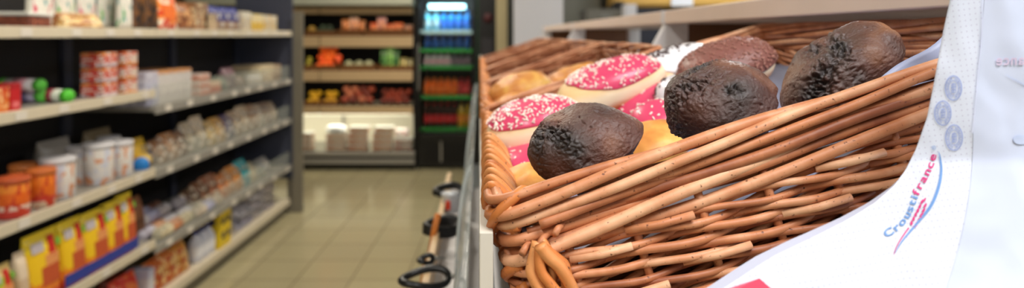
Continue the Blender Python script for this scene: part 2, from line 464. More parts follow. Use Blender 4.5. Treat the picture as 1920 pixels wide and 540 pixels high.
# ------------------------------------------------------------ iced doughnuts
def dough_mat(name, base, band, top):
    m, nt, b = nm(name)
    tc = N(nt, 'ShaderNodeTexCoord'); sp = N(nt, 'ShaderNodeSeparateXYZ')
    n1 = N(nt, 'ShaderNodeTexNoise'); n1.inputs['Scale'].default_value = 30; n1.inputs['Detail'].default_value = 3
    nt.links.new(tc.outputs['Generated'], sp.inputs[0]); nt.links.new(tc.outputs['Object'], n1.inputs['Vector'])
    ma = N(nt, 'ShaderNodeMath', operation='MULTIPLY_ADD'); ma.inputs[1].default_value = .22
    nt.links.new(n1.outputs['Fac'], ma.inputs[0]); nt.links.new(sp.outputs['Z'], ma.inputs[2])
    cr = N(nt, 'ShaderNodeValToRGB'); e = cr.color_ramp.elements
    e[0].position = .16; e[0].color = lin(base); e[1].position = 1; e[1].color = lin(top)
    for p, c in ((.34, base), (.52, band), (.68, band), (.84, top)): x = e.new(p); x.color = lin(c)
    nt.links.new(ma.outputs[0], cr.inputs[0]); nt.links.new(cr.outputs[0], b.inputs['Base Color'])
    b.inputs['Roughness'].default_value = .5
    bp = N(nt, 'ShaderNodeBump'); bp.inputs['Strength'].default_value = .2; bp.inputs['Distance'].default_value = .002
    nt.links.new(n1.outputs['Fac'], bp.inputs['Height']); nt.links.new(bp.outputs['Normal'], b.inputs['Normal'])
    return m
DOUGH = dough_mat('fried_dough', (222, 146, 74), (250, 230, 196), (242, 206, 150))
PINK = mat('pink_icing', (214, 70, 108), .32, .05, 40, coat=.12)
WHITEI = mat('white_icing', (240, 240, 246), .2, .02, 40, coat=.4)
CHOCI = mat('nut_chocolate_icing', (128, 82, 74), .4, .3, 180, .8)
SPR = mat('white_sugar_sprinkle', (252, 240, 226), .4, .02)
SPRN = mat('nut_crumb', (158, 110, 96), .5, .35, 300)
SPRC = mat('dark_chocolate_sprinkle', (66, 40, 36), .35, .2)
def sup(a, b, c, u, v, e=.85, grow=0):
    """superellipsoid, u azimuth 0..1, v polar 0..1"""
    az = 2*PI*u; ph = PI*v
    sg = lambda x, p: math.copysign(abs(x)**p, x)
    return Vector(((a+grow)*sg(math.cos(az), .9)*abs(math.sin(ph))**e, (b+grow)*sg(math.sin(az), .9)*abs(math.sin(ph))**e, (c+grow)*sg(math.cos(ph), .95)))
def doughnut(px, py, Y, a, b, c, rot, label, ice, edge, spr, nspr, seed, xr=(-1, .9), group='iced doughnuts in the near basket', name='iced_doughnut', sprmask=None, bare=0):
    root = thing(name, label, 'doughnut', at(px, py, Y), rot, group)
    sd = Vector((seed*5.1, seed, 2))
    def wob(p): return p*(1+.03*noise.noise(p*28+sd))
    mb = MB(); mb.grid(lambda u, v: wob(sup(a, b, c, u, v)), 72, 40, True); mb.build('dough', DOUGH, root)
    def ev(u):      # how far down the icing reaches at this azimuth
        e = edge+.014*noise.noise(Vector((math.cos(2*PI*u)*2.2, math.sin(2*PI*u)*2.2, seed)))
        cx = math.cos(2*PI*u)
        if bare > 0 and cx < 0: e *= 1-bare*min(1, -cx*1.2)
        return e
    mb = MB()
    def fi(u, v):
        e = ev(u)
        if v <= .86: return wob(sup(a, b, c, u, e*v/.86, grow=.0022*(1-(v/.86)**6*.3)))
        t = (v-.86)/.14
        return wob(sup(a, b, c, u, e*(1+.02*math.sin(t*PI)), grow=.0016*(1-t)-.0008*t))
    mb.grid(fi, 96, 30, True); mb.build('icing', ice, root)
    if nspr:
        rg = random.Random(seed); mb = MB(); k = 0
        while k < nspr:
            u = rg.random(); v = rg.random()**.6*ev(u)*.97
            if sprmask and not sprmask(u, v, rg): continue
            p = wob(sup(a, b, c, u, v, grow=.0028)); p2 = wob(sup(a, b, c, u+.02, v+.02, grow=.0028)); p3 = wob(sup(a, b, c, u, v+.02, grow=.0028))
            n = (p2-p).cross(p3-p).normalized()
            if n.dot(p) < 0: n = -n
            t = Vector((rg.uniform(-1,1), rg.uniform(-1,1), rg.uniform(-1,1))); t = (t-n*t.dot(n)).normalized()
            l = rg.uniform(.0012, .0024); w = rg.uniform(.0008, .0011)
            mb.tube([p-t*l, p-t*l*.9, p+t*l*.9, p+t*l], lambda f: w*(.45 if f in (0, 1) else 1), 6, .5); k += 1
        o = mb.build('sprinkles', spr, root); o['kind'] = 'stuff'
    return root
rd = math.radians
TD = math.degrees(TH)
G = 'pink iced doughnuts with white sprinkles'
doughnut(1003, 238, .79, .061, .044, .0335, (rd(9), rd(-12), YAW), 'pink iced doughnut thick with white sprinkles, at the front left behind the muffin', PINK, .365, SPR, 420, 1,
         sprmask=lambda u, v, r: r.random() < (1 if v < .36 else .3))
doughnut(1143, 163, .88, .079, .041, .033, (rd(14), rd(-19), YAW+.04), 'long pink iced doughnut with its left end bare, behind the front left muffin', PINK, .40, SPR, 300, 2, bare=.42)
doughnut(982, 317, .745, .048, .040, .024, (rd(12), rd(-17), YAW), 'small pink iced doughnut in the bottom layer below the front left doughnut', PINK, .5, SPR, 120, 3)
doughnut(1216, 205, .86, .052, .042, .027, (rd(20), rd(-26), YAW), 'pink iced doughnut in the bottom layer between the left and middle muffins', PINK, .5, SPR, 110, 4)
doughnut(1262, 130, .93, .068, .042, .029, (rd(10), rd(-18), YAW), 'white iced doughnut edged with dark chocolate sprinkles, behind the middle muffin', WHITEI, .46, SPRC, 150, 5,
         sprmask=lambda u, v, r: v < .13 or math.sin(2*PI*u) > .2, bare=.6)
doughnut(1362, 128, .80, .060, .044, .031, (rd(12), rd(-18), YAW), 'chocolate iced doughnut covered in nut crumbs, above the middle muffin', CHOCI, .52, SPRN, 420, 6)
doughnut(1278, 182, .82, .031, .034, .025, (rd(24), rd(-22), YAW), 'white iced doughnut in the bottom layer tucked behind the middle muffin', WHITEI, .5, SPRC, 60, 7)
doughnut(1232, 232, .74, .030, .030, .02, (rd(30), rd(-22), YAW), 'scrap of pink iced doughnut showing beside the middle muffin', PINK, .5, SPR, 50, 8)

# golden pastries
def gold_mat():
    m, nt, b = nm('golden_crust')
    tc = N(nt, 'ShaderNodeTexCoord'); n1 = N(nt, 'ShaderNodeTexNoise'); n1.inputs['Scale'].default_value = 26; n1.inputs['Detail'].default_value = 5
    nt.links.new(tc.outputs['Object'], n1.inputs['Vector'])
    cr = N(nt, 'ShaderNodeValToRGB'); e = cr.color_ramp.elements
    e[0].position = .3; e[0].color = lin((176, 100, 40)); e[1].position = .72; e[1].color = lin((240, 196, 104)); x = e.new(.5); x.color = lin((216, 146, 70))
    nt.links.new(n1.outputs['Fac'], cr.inputs[0]); nt.links.new(cr.outputs[0], b.inputs['Base Color']); b.inputs['Roughness'].default_value = .5
    bp = N(nt, 'ShaderNodeBump'); bp.inputs['Strength'].default_value = .4; bp.inputs['Distance'].default_value = .003
    nt.links.new(n1.outputs['Fac'], bp.inputs['Height']); nt.links.new(bp.outputs['Normal'], b.inputs['Normal'])
    return m
GOLD = gold_mat()
def roll(name, px, py, Y, a, b, c, rot, label, cat, group, seed):
    mb = MB(); sd = Vector((seed*3.3, 1, 4))
    def f(u, v):
        p = sup(a, b, c, u, v, .8); return p*(1+.10*noise.noise(p*30+sd)+.04*noise.noise(p*90+sd))
    mb.grid(f, 64, 40, True); o = mb.build(name, GOLD, None, loc=at(px, py, Y), rot=rot)
    return tag(o, label, cat, group)
roll('golden_pastry', 1222, 274, .665, .036, .036, .021, (rd(20), rd(-19), YAW), 'golden baked pastry showing between the left and middle muffins', 'pastry', 'golden pastries in the near basket', 1)
roll('golden_pastry', 992, 362, .605, .030, .034, .022, (rd(24), rd(-20), YAW), 'golden baked pastry at the front left corner under the muffin', 'pastry', 'golden pastries in the near basket', 2)
g = 'golden rolls in the second basket'
roll('bread_roll', 978, 172, 1.25, .062, .05, .036, (rd(10), rd(-14), YAW), 'large golden bread roll at the front of the second basket', 'bread roll', g, 3)
roll('bread_roll', 1075, 152, 1.30, .062, .05, .028, (rd(10), rd(-19), YAW), 'flat golden bread roll in the middle of the second basket', 'bread roll', g, 4)
roll('bread_roll', 962, 205, 1.20, .045, .06, .028, (rd(10), rd(-19), YAW), 'golden bread roll lying lowest, behind the front plait of the second basket', 'bread roll', g, 5)

# ------------------------------------------------------------ the rack itself
rack = thing('bakery_rack', 'white and pale wood bakery rack carrying the row of wicker baskets', 'display rack', RW(0, 0, 0), (0, 0, YAW))
RX = .434
def lb(name, m, c, d, parent=rack, R=None, bevel=0):
    mb = MB(); mb.box(c, d, R); return mb.build(name, m, parent, bevel)
for i, (y0, y1) in enumerate(((.44, 1.497), (1.503, 2.977), (2.983, 4.40))):
    lb('top_rail', M['wood'], (RX+.16, (y0+y1)/2, EYE+.041), (.32, y1-y0, .030), bevel=.002)
RT = Matrix.Rotation(-TH2, 3, 'Y')
# tilted carrying shelf
lb('tilted_shelf', M['white'], (.035+.20, 2.42, EYE-.121-.103-.030+.20*math.tan(TH2)-.006), (.46, 3.94, .012), R=RT)
# front fascia
lb('front_fascia', M['fascia'], (.0045, 2.43, EYE-.182), (.010, 3.94, .080), bevel=.001)
# posts: slanted white plates, two side by side, widening downward
for y in (1.50, 2.98, 4.38):
    mb = MB()
    for dy in (-.012, .006):
        t = .008
        z0, z1 = EYE-.13, EYE+.028
        xa, xb = RX-.085, RX+.004
        vs = []
        for yy in (y+dy-t/2, y+dy+t/2):
            vs += [(xa, yy, z0), (xa+.14, yy, z0), (xa+.14, yy, z1), (xb, yy, z1)]
        mb.add(vs, [(0,1,2,3), (7,6,5,4), (0,4,5,1), (1,5,6,2), (2,6,7,3), (3,7,4,0)])
    mb.build('divider_plate', M['white'], rack, .001)
    lb('divider_rear', M['brownwood'], (xa+.14+.100, y, (z0+z1)/2), (.20, .014, z1-z0))  # rest of the divider behind the white plate, coloured brown
    lb('joint_cover', M['white'], (RX-.001, y, EYE+.041), (.004, .022, .031))
# carcass
BX = RX+.30
lb('back_board', M['brownwood'], (BX, 1.0, EYE-.06), (.012, 1.0, .17))
lb('back_board', M['brownwood'], (BX, 3.9, EYE-.06), (.012, .96, .17))
lb('back_post', M['white'], (BX, 3.2, EYE-.06), (.05, .38, .17))
lb('end_panel', M['white'], (.40, 4.41, .60), (.66, .02, 1.20))
lb('end_panel', M['white'], (.42, .43, .62), (.60, .018, 1.20))
lb('carcass_back', M['white'], (BX+.02, 2.42, .66), (.02, 3.9, 1.28))
lb('plinth', M['kick'], (.30, 2.42, .06), (.72, 3.96, .12))
lb('lower_tray', M['white'], (.30, 1.21, .965), (.78, 1.54, .02))
lb('lower_tray', M['white'], (.34, 3.19, .965), (.64, 2.42, .02))
lb('lower_fascia', M['lip'], (-.094, 1.21, 1.000), (.012, 1.54, .05))
lb('bin_floor', M['steel'], (.30, 2.42, .55), (.70, 3.96, .02))
lb('bottom_fascia', M['white'], (-.05, 2.42, .33), (.012, 3.96, .44))
for y in (1.03, 1.63, 2.23, 2.83, 3.43):
    lb('bin_divider', M['cloudy'], (.125, y, 1.10), (.25, .004, .24))
# clear acrylic flaps closing the bins under the baskets
def flap(y0, w, label):
    root = thing('acrylic_flap', label, 'flap', RW(.0, y0, 0), (0, 0, YAW), 'clear flaps under the baskets')
    mb = MB(); prof = []
    for i in range(13):
        t = i/12; a = t*PI/2
        prof.append((-.012-.024*math.sin(a), EYE-.215-.205*(1-math.cos(a))))
    def f(u, v):
        i = v*12; k = min(11, int(i)); fr = i-k
        x = prof[k][0]*(1-fr)+prof[k+1][0]*fr; z = prof[k][1]*(1-fr)+prof[k+1][1]*fr
        return (x, u*w, z)
    mb.grid(f, 4, 25); o = mb.build('curved_panel', M['cloudy'], root); s = o.modifiers.new('s', 'SOLIDIFY'); s.thickness = .003
    for yy in (.004, w-.004):
        mb = MB(); mb.tube([(x-.001, yy, z) for x, z in prof], .004, 8); mb.build('edge_strip', M['cloudy'], root)
    mb = MB(); mb.box((-.039, w/2, EYE-.425), (.01, w, .014)); mb.build('grip_bar', M['steel'], root, .002)
    return root
fl = [flap(.46, .56, 'clear acrylic flap closest to the viewer, under the muffin basket')]
for y, l in ((1.04, 'clear acrylic flap under the second wicker basket'), (1.64, 'clear acrylic flap under the third wicker basket'), (2.24, 'clear acrylic flap under the fourth wicker basket')):
    fl.append(dup(fl[0], None, RW(0, y, 0), None, l))
# tongs hooked over the lower fascia, loop handles to the aisle
def tongs(px, py, Y, l, yaw, tilt, label, loops=1, stick=None, scale=1):
    p = at(px, py, Y); root = thing('serving_tongs', label, 'tongs', p, (tilt, 0, yaw), 'black handled tongs hanging at the rack')
    for k in range(loops):
        mb = MB(); dz = -.009*k*scale
        a, b = l/2, l*.26
        mb.tube([(a*math.cos(2*PI*i/32), b*math.sin(2*PI*i/32), dz+.004*math.sin(4*PI*i/32)) for i in range(32)], .0062*scale, 8, closed=True)
        mb.build('loop_handle', M['black'], root)
        mb = MB(); mb.tube([(l/2, 0, dz), (l/2+.016, 0, dz-.004), (l/2+.03, .006*(k+1), dz-.02), (l/2+.034, .01, -.055)], lambda f: .0042*scale*(1-.3*f), 8)
        mb.build('arm', M['steel'], root)
    return root
tongs(840, 355, 1.70, .072, .35, .45, 'black loop handled tongs hanging farthest along the rack, by the white cup', 2)
tongs(828, 419, 1.40, .072, .30, .4, 'stack of black loop tong handles, middle of the hanging tongs', 3)
tongs(799, 487, 1.17, .026, .5, .8, 'small black tong ring between the two nearest loops', 1, scale=.8)
tongs(797, 522, 1.05, .078, .30, .35, 'black loop handled tongs hanging nearest, at the bottom edge', 1)
r = thing('paper_cup', 'white paper cup with a red mark hanging under the farthest tongs', 'cup', at(846, 397, 1.62))
mb = MB(); mb.lathe([(.019, 0), (.025, .046), (.0265, .047)], 28); mb.build('cup', M['paper'], r)
mb = MB(); mb.box((-.006, -.0225, .022), (.012, .004, .022)); mb.build('printed_mark', mat('red_print', (226, 70, 40), .5), r, .001)
r = thing('wooden_spatula', 'orange wooden spatula handle hanging below the middle tongs', 'spatula', at(809, 462, 1.36), (0, rd(10), 0))
mb = MB(); mb.tube([(0, 0, -.02), (0, 0, .03), (.002, 0, .07)], .0065, 10); mb.build('handle', mat('orange_wood', (206, 120, 48), .5, .1), r)
mb = MB(); mb.box((-.001, 0, -.07), (.022, .004, .10)); mb.build('blade', mat('orange_wood_pale', (206, 150, 92), .5, .1), r, .001)

# ============================================================ THE PAPER BAG
def depth(px, py):
    d = .405
    if py > 300: d -= .00010*(py-300)*(1+.0006*(py-300))
    d -= .0045*math.sin(max(0, min(1, (px-1700)/260))*PI)
    d += .0018*noise.noise(Vector((px*.012, py*.007, 3)))+.0007*noise.noise(Vector((px*.03, py*.02, 9)))
    return d
EDGE = [(-190,1800),(-60,1787),(0,1781),(60,1768),(150,1752),(220,1738),(280,1717),(320,1697),(350,1674),(380,1640),(410,1592),(440,1533),(480,1450),(505,1410),(530,1372),(560,1325),(620,1240),(700,1130)]
def edge(py):
    for (a, x), (b, y) in zip(EDGE, EDGE[1:]):
        if py <= b: return x+(y-x)*(py-a)/(b-a)
    return EDGE[-1][1]
def paper_dots():
    m, nt, b = nm('printed_bag_paper')
    tc = N(nt, 'ShaderNodeTexCoord'); mp = N(nt, 'ShaderNodeMapping'); mp.inputs['Scale'].default_value = (290, 290, 290)
    mp.inputs['Rotation'].default_value = (0, rd(8), 0)
    nt.links.new(tc.outputs['Object'], mp.inputs[0])
    sp = N(nt, 'ShaderNodeSeparateXYZ'); nt.links.new(mp.outputs[0], sp.inputs[0])
    outs = []
    for ax in ('X', 'Z'):
        fr = N(nt, 'ShaderNodeMath', operation='FRACT'); nt.links.new(sp.outputs[ax], fr.inputs[0])
        sb = N(nt, 'ShaderNodeMath', operation='SUBTRACT'); sb.inputs[1].default_value = .5; nt.links.new(fr.outputs[0], sb.inputs[0])
        pw = N(nt, 'ShaderNodeMath', operation='POWER'); pw.inputs[1].default_value = 2; nt.links.new(sb.outputs[0], pw.inputs[0]); outs.append(pw)
    ad = N(nt, 'ShaderNodeMath', operation='ADD'); nt.links.new(outs[0].outputs[0], ad.inputs[0]); nt.links.new(outs[1].outputs[0], ad.inputs[1])
    lt = N(nt, 'ShaderNodeMath', operation='LESS_THAN'); lt.inputs[1].default_value = .016; nt.links.new(ad.outputs[0], lt.inputs[0])
    mx = N(nt, 'ShaderNodeMix', data_type='RGBA'); mx.inputs['A'].default_value = lin((208, 214, 230)); mx.inputs['B'].default_value = lin((184, 184, 206))
    nt.links.new(lt.outputs[0], mx.inputs['Factor']); nt.links.new(mx.outputs['Result'], b.inputs['Base Color']); b.inputs['Roughness'].default_value = .5
    n = N(nt, 'ShaderNodeTexNoise'); n.inputs['Scale'].default_value = 60; nt.links.new(tc.outputs['Object'], n.inputs['Vector'])
    bp = N(nt, 'ShaderNodeBump'); bp.inputs['Strength'].default_value = .15; bp.inputs['Distance'].default_value = .001
    nt.links.new(n.outputs['Fac'], bp.inputs['Height']); nt.links.new(bp.outputs['Normal'], b.inputs['Normal'])
    return m
BAG = thing('paper_bag', 'white printed paper bakery bag with a film window, hanging before the muffin basket', 'paper bag', at(1800, 150, .42))
BL = BAG.location.copy()
def rel(p): return tuple(p-BL)
def sheet(x0f, x1f, y0, y1, off, nu=40, nv=70):
    mb = MB()
    def f(u, v):
        py = y0+(y1-y0)*v; a = x0f(py); b_ = x1f(py); px = a+(b_-a)*u
        return rel(at(px, py, depth(px, py)+off))
    mb.grid(f, nu, nv); return mb
right = lambda py: 2080
o = sheet(edge, right, -190, 700, 0, 60, 110).build('front_sheet', paper_dots(), BAG)
s = o.modifiers.new('s', 'SOLIDIFY'); s.thickness = .0004
o = sheet(lambda py: edge(py)+2-(0 if py < 330 else min(1, (py-330)/120)*34), right, -185, 700, .012, 60, 110).build('back_sheet', mat('shaded_plain_paper', (186, 194, 220), .55, .02, 50, .1), BAG)  # greyer than the front sheet: shade put into the paper colour
s = o.modifiers.new('s', 'SOLIDIFY'); s.thickness = .0004
# gusset closing the left side between the sheets, some shade in its colour
mb = MB()
def gf(u, v):
    py = -185+885*v; px = edge(py)+2; k = 0 if py < 330 else min(1, (py-330)/120)*34
    return rel(at(px-k*u, py, depth(px, py)+.0008+.0105*u))
mb.grid(gf, 5, 110); mb.build('gusset', mat('shaded_gusset_paper', (196, 202, 224), .55, .02), BAG)
# glossy film window with its seam
FILM = mat('glossy_film', (200, 208, 230), .16, .015, 20, .15, coat=.5)
wx = lambda py: 1846-.085*(py-0) if py < 250 else 1825-.0006*(py-250)**2
o = sheet(wx, lambda py: 2070, -170, 680, -.0007, 40, 80).build('film_window', FILM, BAG)
# red printed corner at the bottom
mb = MB(); pts = [(1366, 541), (1424, 522), (1446, 541), (1470, 566), (1330, 566)]
mb.add([rel(at(x, y, depth(x, y)-.0008)) for x, y in pts], [(0,1,2,3,4)]); mb.build('red_print', mat('red_bag_print', (226, 62, 92), .45, .03), BAG)
BLUE = mat('blue_ink', (104, 146, 204), .5, .03); MAG = mat('magenta_ink', (206, 52, 124), .5, .03); PALE = mat('pale_blue_ink', (150, 166, 216), .5, .03)
GHOST = mat('faint_pink_ink', (204, 190, 214), .4, .02); GHB = mat('faint_blue_ink', (186, 198, 226), .4, .02)
def sub(V, F_, k):
    return V, F_
def glyph(ch):
    cu = bpy.data.curves.new('g', 'FONT'); cu.body = ch; cu.size = 1; cu.resolution_u = 4; cu.offset = .02
    ob = bpy.data.objects.new('g', cu); C.objects.link(ob)
    dg = bpy.context.evaluated_depsgraph_get(); dg.update()
    me = bpy.data.meshes.new_from_object(ob.evaluated_get(dg))
    v = [tuple(x.co) for x in me.vertices]; f = [tuple(p.vertices) for p in me.polygons]
    bpy.data.objects.remove(ob); bpy.data.curves.remove(cu); bpy.data.meshes.remove(me)
    w = max([x[0] for x in v]) if v else .3
    return v, f, w
OFF = [-.0009]
def on_bag(mb, V, F_, off=None):
    off = OFF[0] if off is None else off
    mb.add([rel(at(x, y, depth(x, y)+off)) for x, y in V], F_)
def arc_text(txt, path, size, mats, name, gap=.10):
    # cumulative path
    P = [Vector(p) for p in path]; D = [0]
    for a, b in zip(P, P[1:]): D.append(D[-1]+(b-a).length)
    def pos(d):
        for i in range(len(P)-1):
            if d <= D[i+1] or i == len(P)-2:
                t = (P[i+1]-P[i]).normalized(); return P[i]+t*(d-D[i]), t
    G_ = [glyph(c) for c in txt]; tot = sum(g[2]+gap for g in G_); k = D[-1]/tot/size if size else 1
    sx = D[-1]/tot; d = 0; groups = {}
    for ch, (v, f, w), mi in zip(txt, G_, mats):
        p, t = pos(d+w*sx/2); nrm = Vector((t.y, -t.x))
        W_ = []
        for (x, y, z) in v:
            q = p+t*((x-w/2)*sx)+nrm*(y*size); W_.append((q.x, q.y))
        mb = groups.setdefault(mi.name, (MB(), mi))[0]; on_bag(mb, W_, f)
        d += (w+gap)*sx
    return groups
path = [(1661,446),(1677,437),(1691,426),(1702,413),(1710,399),(1716,383),(1722,368),(1729,352),(1740,333),(1750,312),(1757,288)]
gr = arc_text('Croustifrance', path, 20, [BLUE]*7+[MAG]*6, 'logo')
lo = {'blue_ink': 'blue_lettering', 'magenta_ink': 'magenta_lettering'}
for k, (mb, mi) in gr.items(): mb.build(lo[k], mi, BAG)
def stroke(mb, pts, wf, n=40):
    # smooth stroke through pixel points with width function
    P = [Vector(p) for p in pts]
    def cr(t):
        t = t*(len(P)-1); i = min(len(P)-2, int(t)); f = t-i
        a = P[max(0, i-1)]; b = P[i]; c = P[i+1]; d = P[min(len(P)-1, i+2)]
        return .5*((2*b)+(c-a)*f+(2*a-5*b+4*c-d)*f*f+(3*b-a-3*c+d)*f**3)
    V = []; F_ = []
    for k in range(n+1):
        t = k/n; p = cr(t); tg = (cr(min(1, t+.01))-cr(max(0, t-.01))).normalized(); nn = Vector((tg.y, -tg.x))*wf(t)/2
        V += [tuple(p+nn), tuple(p-nn)]
        if k: F_.append((2*k-2, 2*k-1, 2*k+1, 2*k))
    on_bag(mb, V, F_)
mb = MB(); stroke(mb, [(1678,474),(1694,449),(1720,418),(1746,385),(1760,350),(1765,320),(1763,296),(1760,285)], lambda t: .8+4.6*math.sin(PI*t)**1.2)
mb.build('blue_swoosh', BLUE, BAG)
mb = MB(); stroke(mb, [(1676,477),(1682,461),(1692,444),(1704,427)], lambda t: 1+1.8*t)
def leaf(mb, x, y, a, l, w):
    V = [(x, y)]; m = 14
    for i in range(m):
        t = 2*PI*i/m; u = l*math.cos(t); v = w*math.sin(t)*(1-.25*math.cos(t))
        V.append((x+u*math.cos(a)-v*math.sin(a), y+u*math.sin(a)+v*math.cos(a)))
    on_bag(mb, V, [(0, i+1, (i+1) % m+1) for i in range(m)])
for i, (x, y) in enumerate(((1709,418),(1713,410),(1717,402),(1721,394.5),(1725,386.5),(1729,378))): leaf(mb, x, y, rd(-86+4*i), 4.6, 2.4)
for i, (x, y) in enumerate(((1715.5,424),(1721,416.5),(1725,409.5),(1728.5,402),(1732,394),(1735,385))): leaf(mb, x, y, rd(-30-6*i), 4.8, 2.3)
leaf(mb, 1734, 374, rd(-62), 4, 1.8)
mb.build('wheat_ear_print', MAG, BAG)
# registered mark
mb = MB(); c = (1751, 277)
stroke(mb, [(c[0]+3.4*math.cos(2*PI*i/12), c[1]+3.4*math.sin(2*PI*i/12)) for i in range(13)], lambda t: .7, 36)
v, f, w = glyph('R'); on_bag(mb, [(c[0]-1.5+x*4.2, c[1]+1.6-y*4.4) for x, y, z in v], f)
mb.build('registered_mark', BLUE, BAG)
# three round quality stamps
for n_, (cx, cy, rx, ry) in enumerate(((1788,165,15.5,23),(1768,212,15.5,23),(1789,258,16,24))):
    mb = MB()
    def ring(s_, w): stroke(mb, [(cx+rx*s_*math.cos(2*PI*i/24)+.0, cy+ry*s_*math.sin(2*PI*i/24)) for i in range(25)], lambda t: w, 72)
    ring(1, 1.3); ring(.60, 1.0); ring(.93, .6)
    for i in range(30):
        if i in (7, 8, 22, 23): continue
        a = 2*PI*i/30
        stroke(mb, [(cx+rx*.68*math.cos(a), cy+ry*.68*math.sin(a)), (cx+rx*.84*math.cos(a+.05*(i % 3-1)), cy+ry*.84*math.sin(a+.05*(i % 3-1)))], lambda t: 1.3, 3)
    for (x0, y0, x1, y1) in ((-4,-6,4,-8),(-5,-1,5,-3),(-4,5,4,3),(-3,-8,-3,8),(0,-10,0,8),(3,-8,4,7),(-5,9,4,8)):
        stroke(mb, [(cx+x0, cy+y0), (cx+(x0+x1)/2, cy+(y0+y1)/2), (cx+x1, cy+y1)], lambda t: 1.2, 4)
    mb.build('round_stamp', PALE, BAG)
# reverse side print showing through the film
OFF[0] = -.0014
mb = MB(); x = 1868
for ch in 'ecna':
    v, f, w = glyph(ch); on_bag(mb, [(x+(w-gx)*26, 122-(x-1868)*.02-gy*28) for gx, gy, z in v], f); x += (w+.08)*26
mb.build('show_through_lettering', GHOST, BAG)
mb = MB(); stroke(mb, [(1886,140),(1905,150),(1935,164),(1970,172)], lambda t: 3*t+.6)
mb.build('show_through_swoosh', GHB, BAG)
mb = MB(); leaf(mb, 1918, 262, 0, 18, 9); mb.build('show_through_stamp', GHB, BAG)
mb = MB(); stroke(mb, [(1846,-150),(1842,40),(1834,140),(1824,250)], lambda t: 1.6, 60); mb.build('seam', mat('seam_fold', (206, 212, 236), .4), BAG)
# hook that holds the bag, out of the frame above
mb = MB(); p0 = at(1850, -186, .413); mb.tube([RW(.46,.452,EYE+.062), RW(.42,.44,EYE+.115), p0+Vector((.02,.004,.012)), p0+Vector((0,-.004,-.002)), p0+Vector((-.012,-.014,.008))], .0025, 8)
mb.tube([RW(.46,.452,EYE+.05), RW(.46,.452,EYE+.066)], .006, 8)
tag(mb.build('bag_hook', M['steel']), 'steel hook on the rack rail that carries the paper bag', 'hook')
# ============================================================ LEFT SHELVING
XF = -1.74; XB = -2.20
def YX(px, X): return F*X/(px-VX)
ACR = mat('cloudy_acrylic', (206, 210, 198), .15, 0); ACR.node_tree.nodes['Principled BSDF'].inputs['Alpha'].default_value = .17
PTAG = mat('price_card', (222, 214, 202), .5, .02)
def unit(y0, y1, shelves, label, end=False, risers=True):
    r = thing('shelving_unit', label, 'shelving unit', (XF, y0, 0), (0,0,0), 'shelving units along the left side of the aisle')
    w = y1-y0
    def bx(name, m, c, d, bev=0, par=r):
        mb = MB(); mb.box((c[0]-XF, c[1]-y0, c[2]), d); return mb.build(name, m, par, bev)
    ym = (y0+y1)/2
    bx('back_panel', M['darkback'], (XB-.01, ym, .815), (.02, w-.002, 1.63))
    for yy in (y0+.015, y1-.015): bx('upright', M['upright'], (XB+.012, yy, .815), (.022, .028, 1.63))
    d = bx('base_deck', M['shelfmetal'], ((XF-.02+XB)/2, ym, .105), (XF-.02-XB, w-.002, .03)); 
    bx('deck_lip', M['shelfmetal'], (XF-.02, ym, .10), (.014, w-.004, .045), .002)
    bx('kick_panel', M['kick'], (XF-.045, ym, .042), (.014, w-.002, .083))
    for k, z in enumerate(shelves):
        s = bx('shelf', M['shelfgrey'], ((XF-.016+XB+.03)/2, ym, z-.012), (XF-.016-XB-.03, w-.004, .022))
        ln = bx('price_rail', M['shelfmetal'] if (k == len(shelves)-1 or not risers) else M['shelfgrey'], (XF-.008, ym, z-.016), (.012, w-.006, .042), .002, s)
        ln.parent = s
        n = 4
        for i in range(n):
            c = bx('price_label', PTAG, (XF-.0005, y0+w*(i+.5+.15*math.sin(i*5+k*3))/n, z-.016), (.002, .055, .03), 0, s)
    if risers:
        for z in shelves[:-1]:
            bx('acrylic_riser', ACR, (XF-.022, ym, z+.055), (.004, w-.01, .11))
            bx('acrylic_divider', ACR, (XF-.16, y0+w*.5, z+.05), (.27, .004, .09))
    if end:
        bx('side_panel', M['upright'], ((XF+XB)/2, y1+.012, 1.1), (.46, .02, 1.636))
        mb = MB()
        for i in range(32): mb.box((-.012, y1-y0-.0005, .12+i*.046), (.010, .004, .026)); mb.box((-.034, y1-y0-.0005, .12+i*.046), (.006, .004, .026))
        mb.build('slot_strip', M['black'], r)
        bx('end_cladding', M['endcol'], (XF+.015, y1+.037, .818), (.125, .028, 1.636), .003)
    return r
SH_A = [.430, .785, 1.175, 1.475]; SH_B = [.395, .77, 1.09, 1.475]
unit(2.18, 3.18, SH_A, 'nearest shelving unit on the left, with plain cream price rails and no clear fronts', risers=False)
unit(3.18, 4.19, SH_B, 'middle shelving unit on the left, with clear fronts on its shelves')
unit(4.19, 5.19, SH_B, 'farthest shelving unit on the left, ending in the grey end panel', end=True)

def G3(c, k): return tuple(max(0, min(255, x*k)) for x in c)
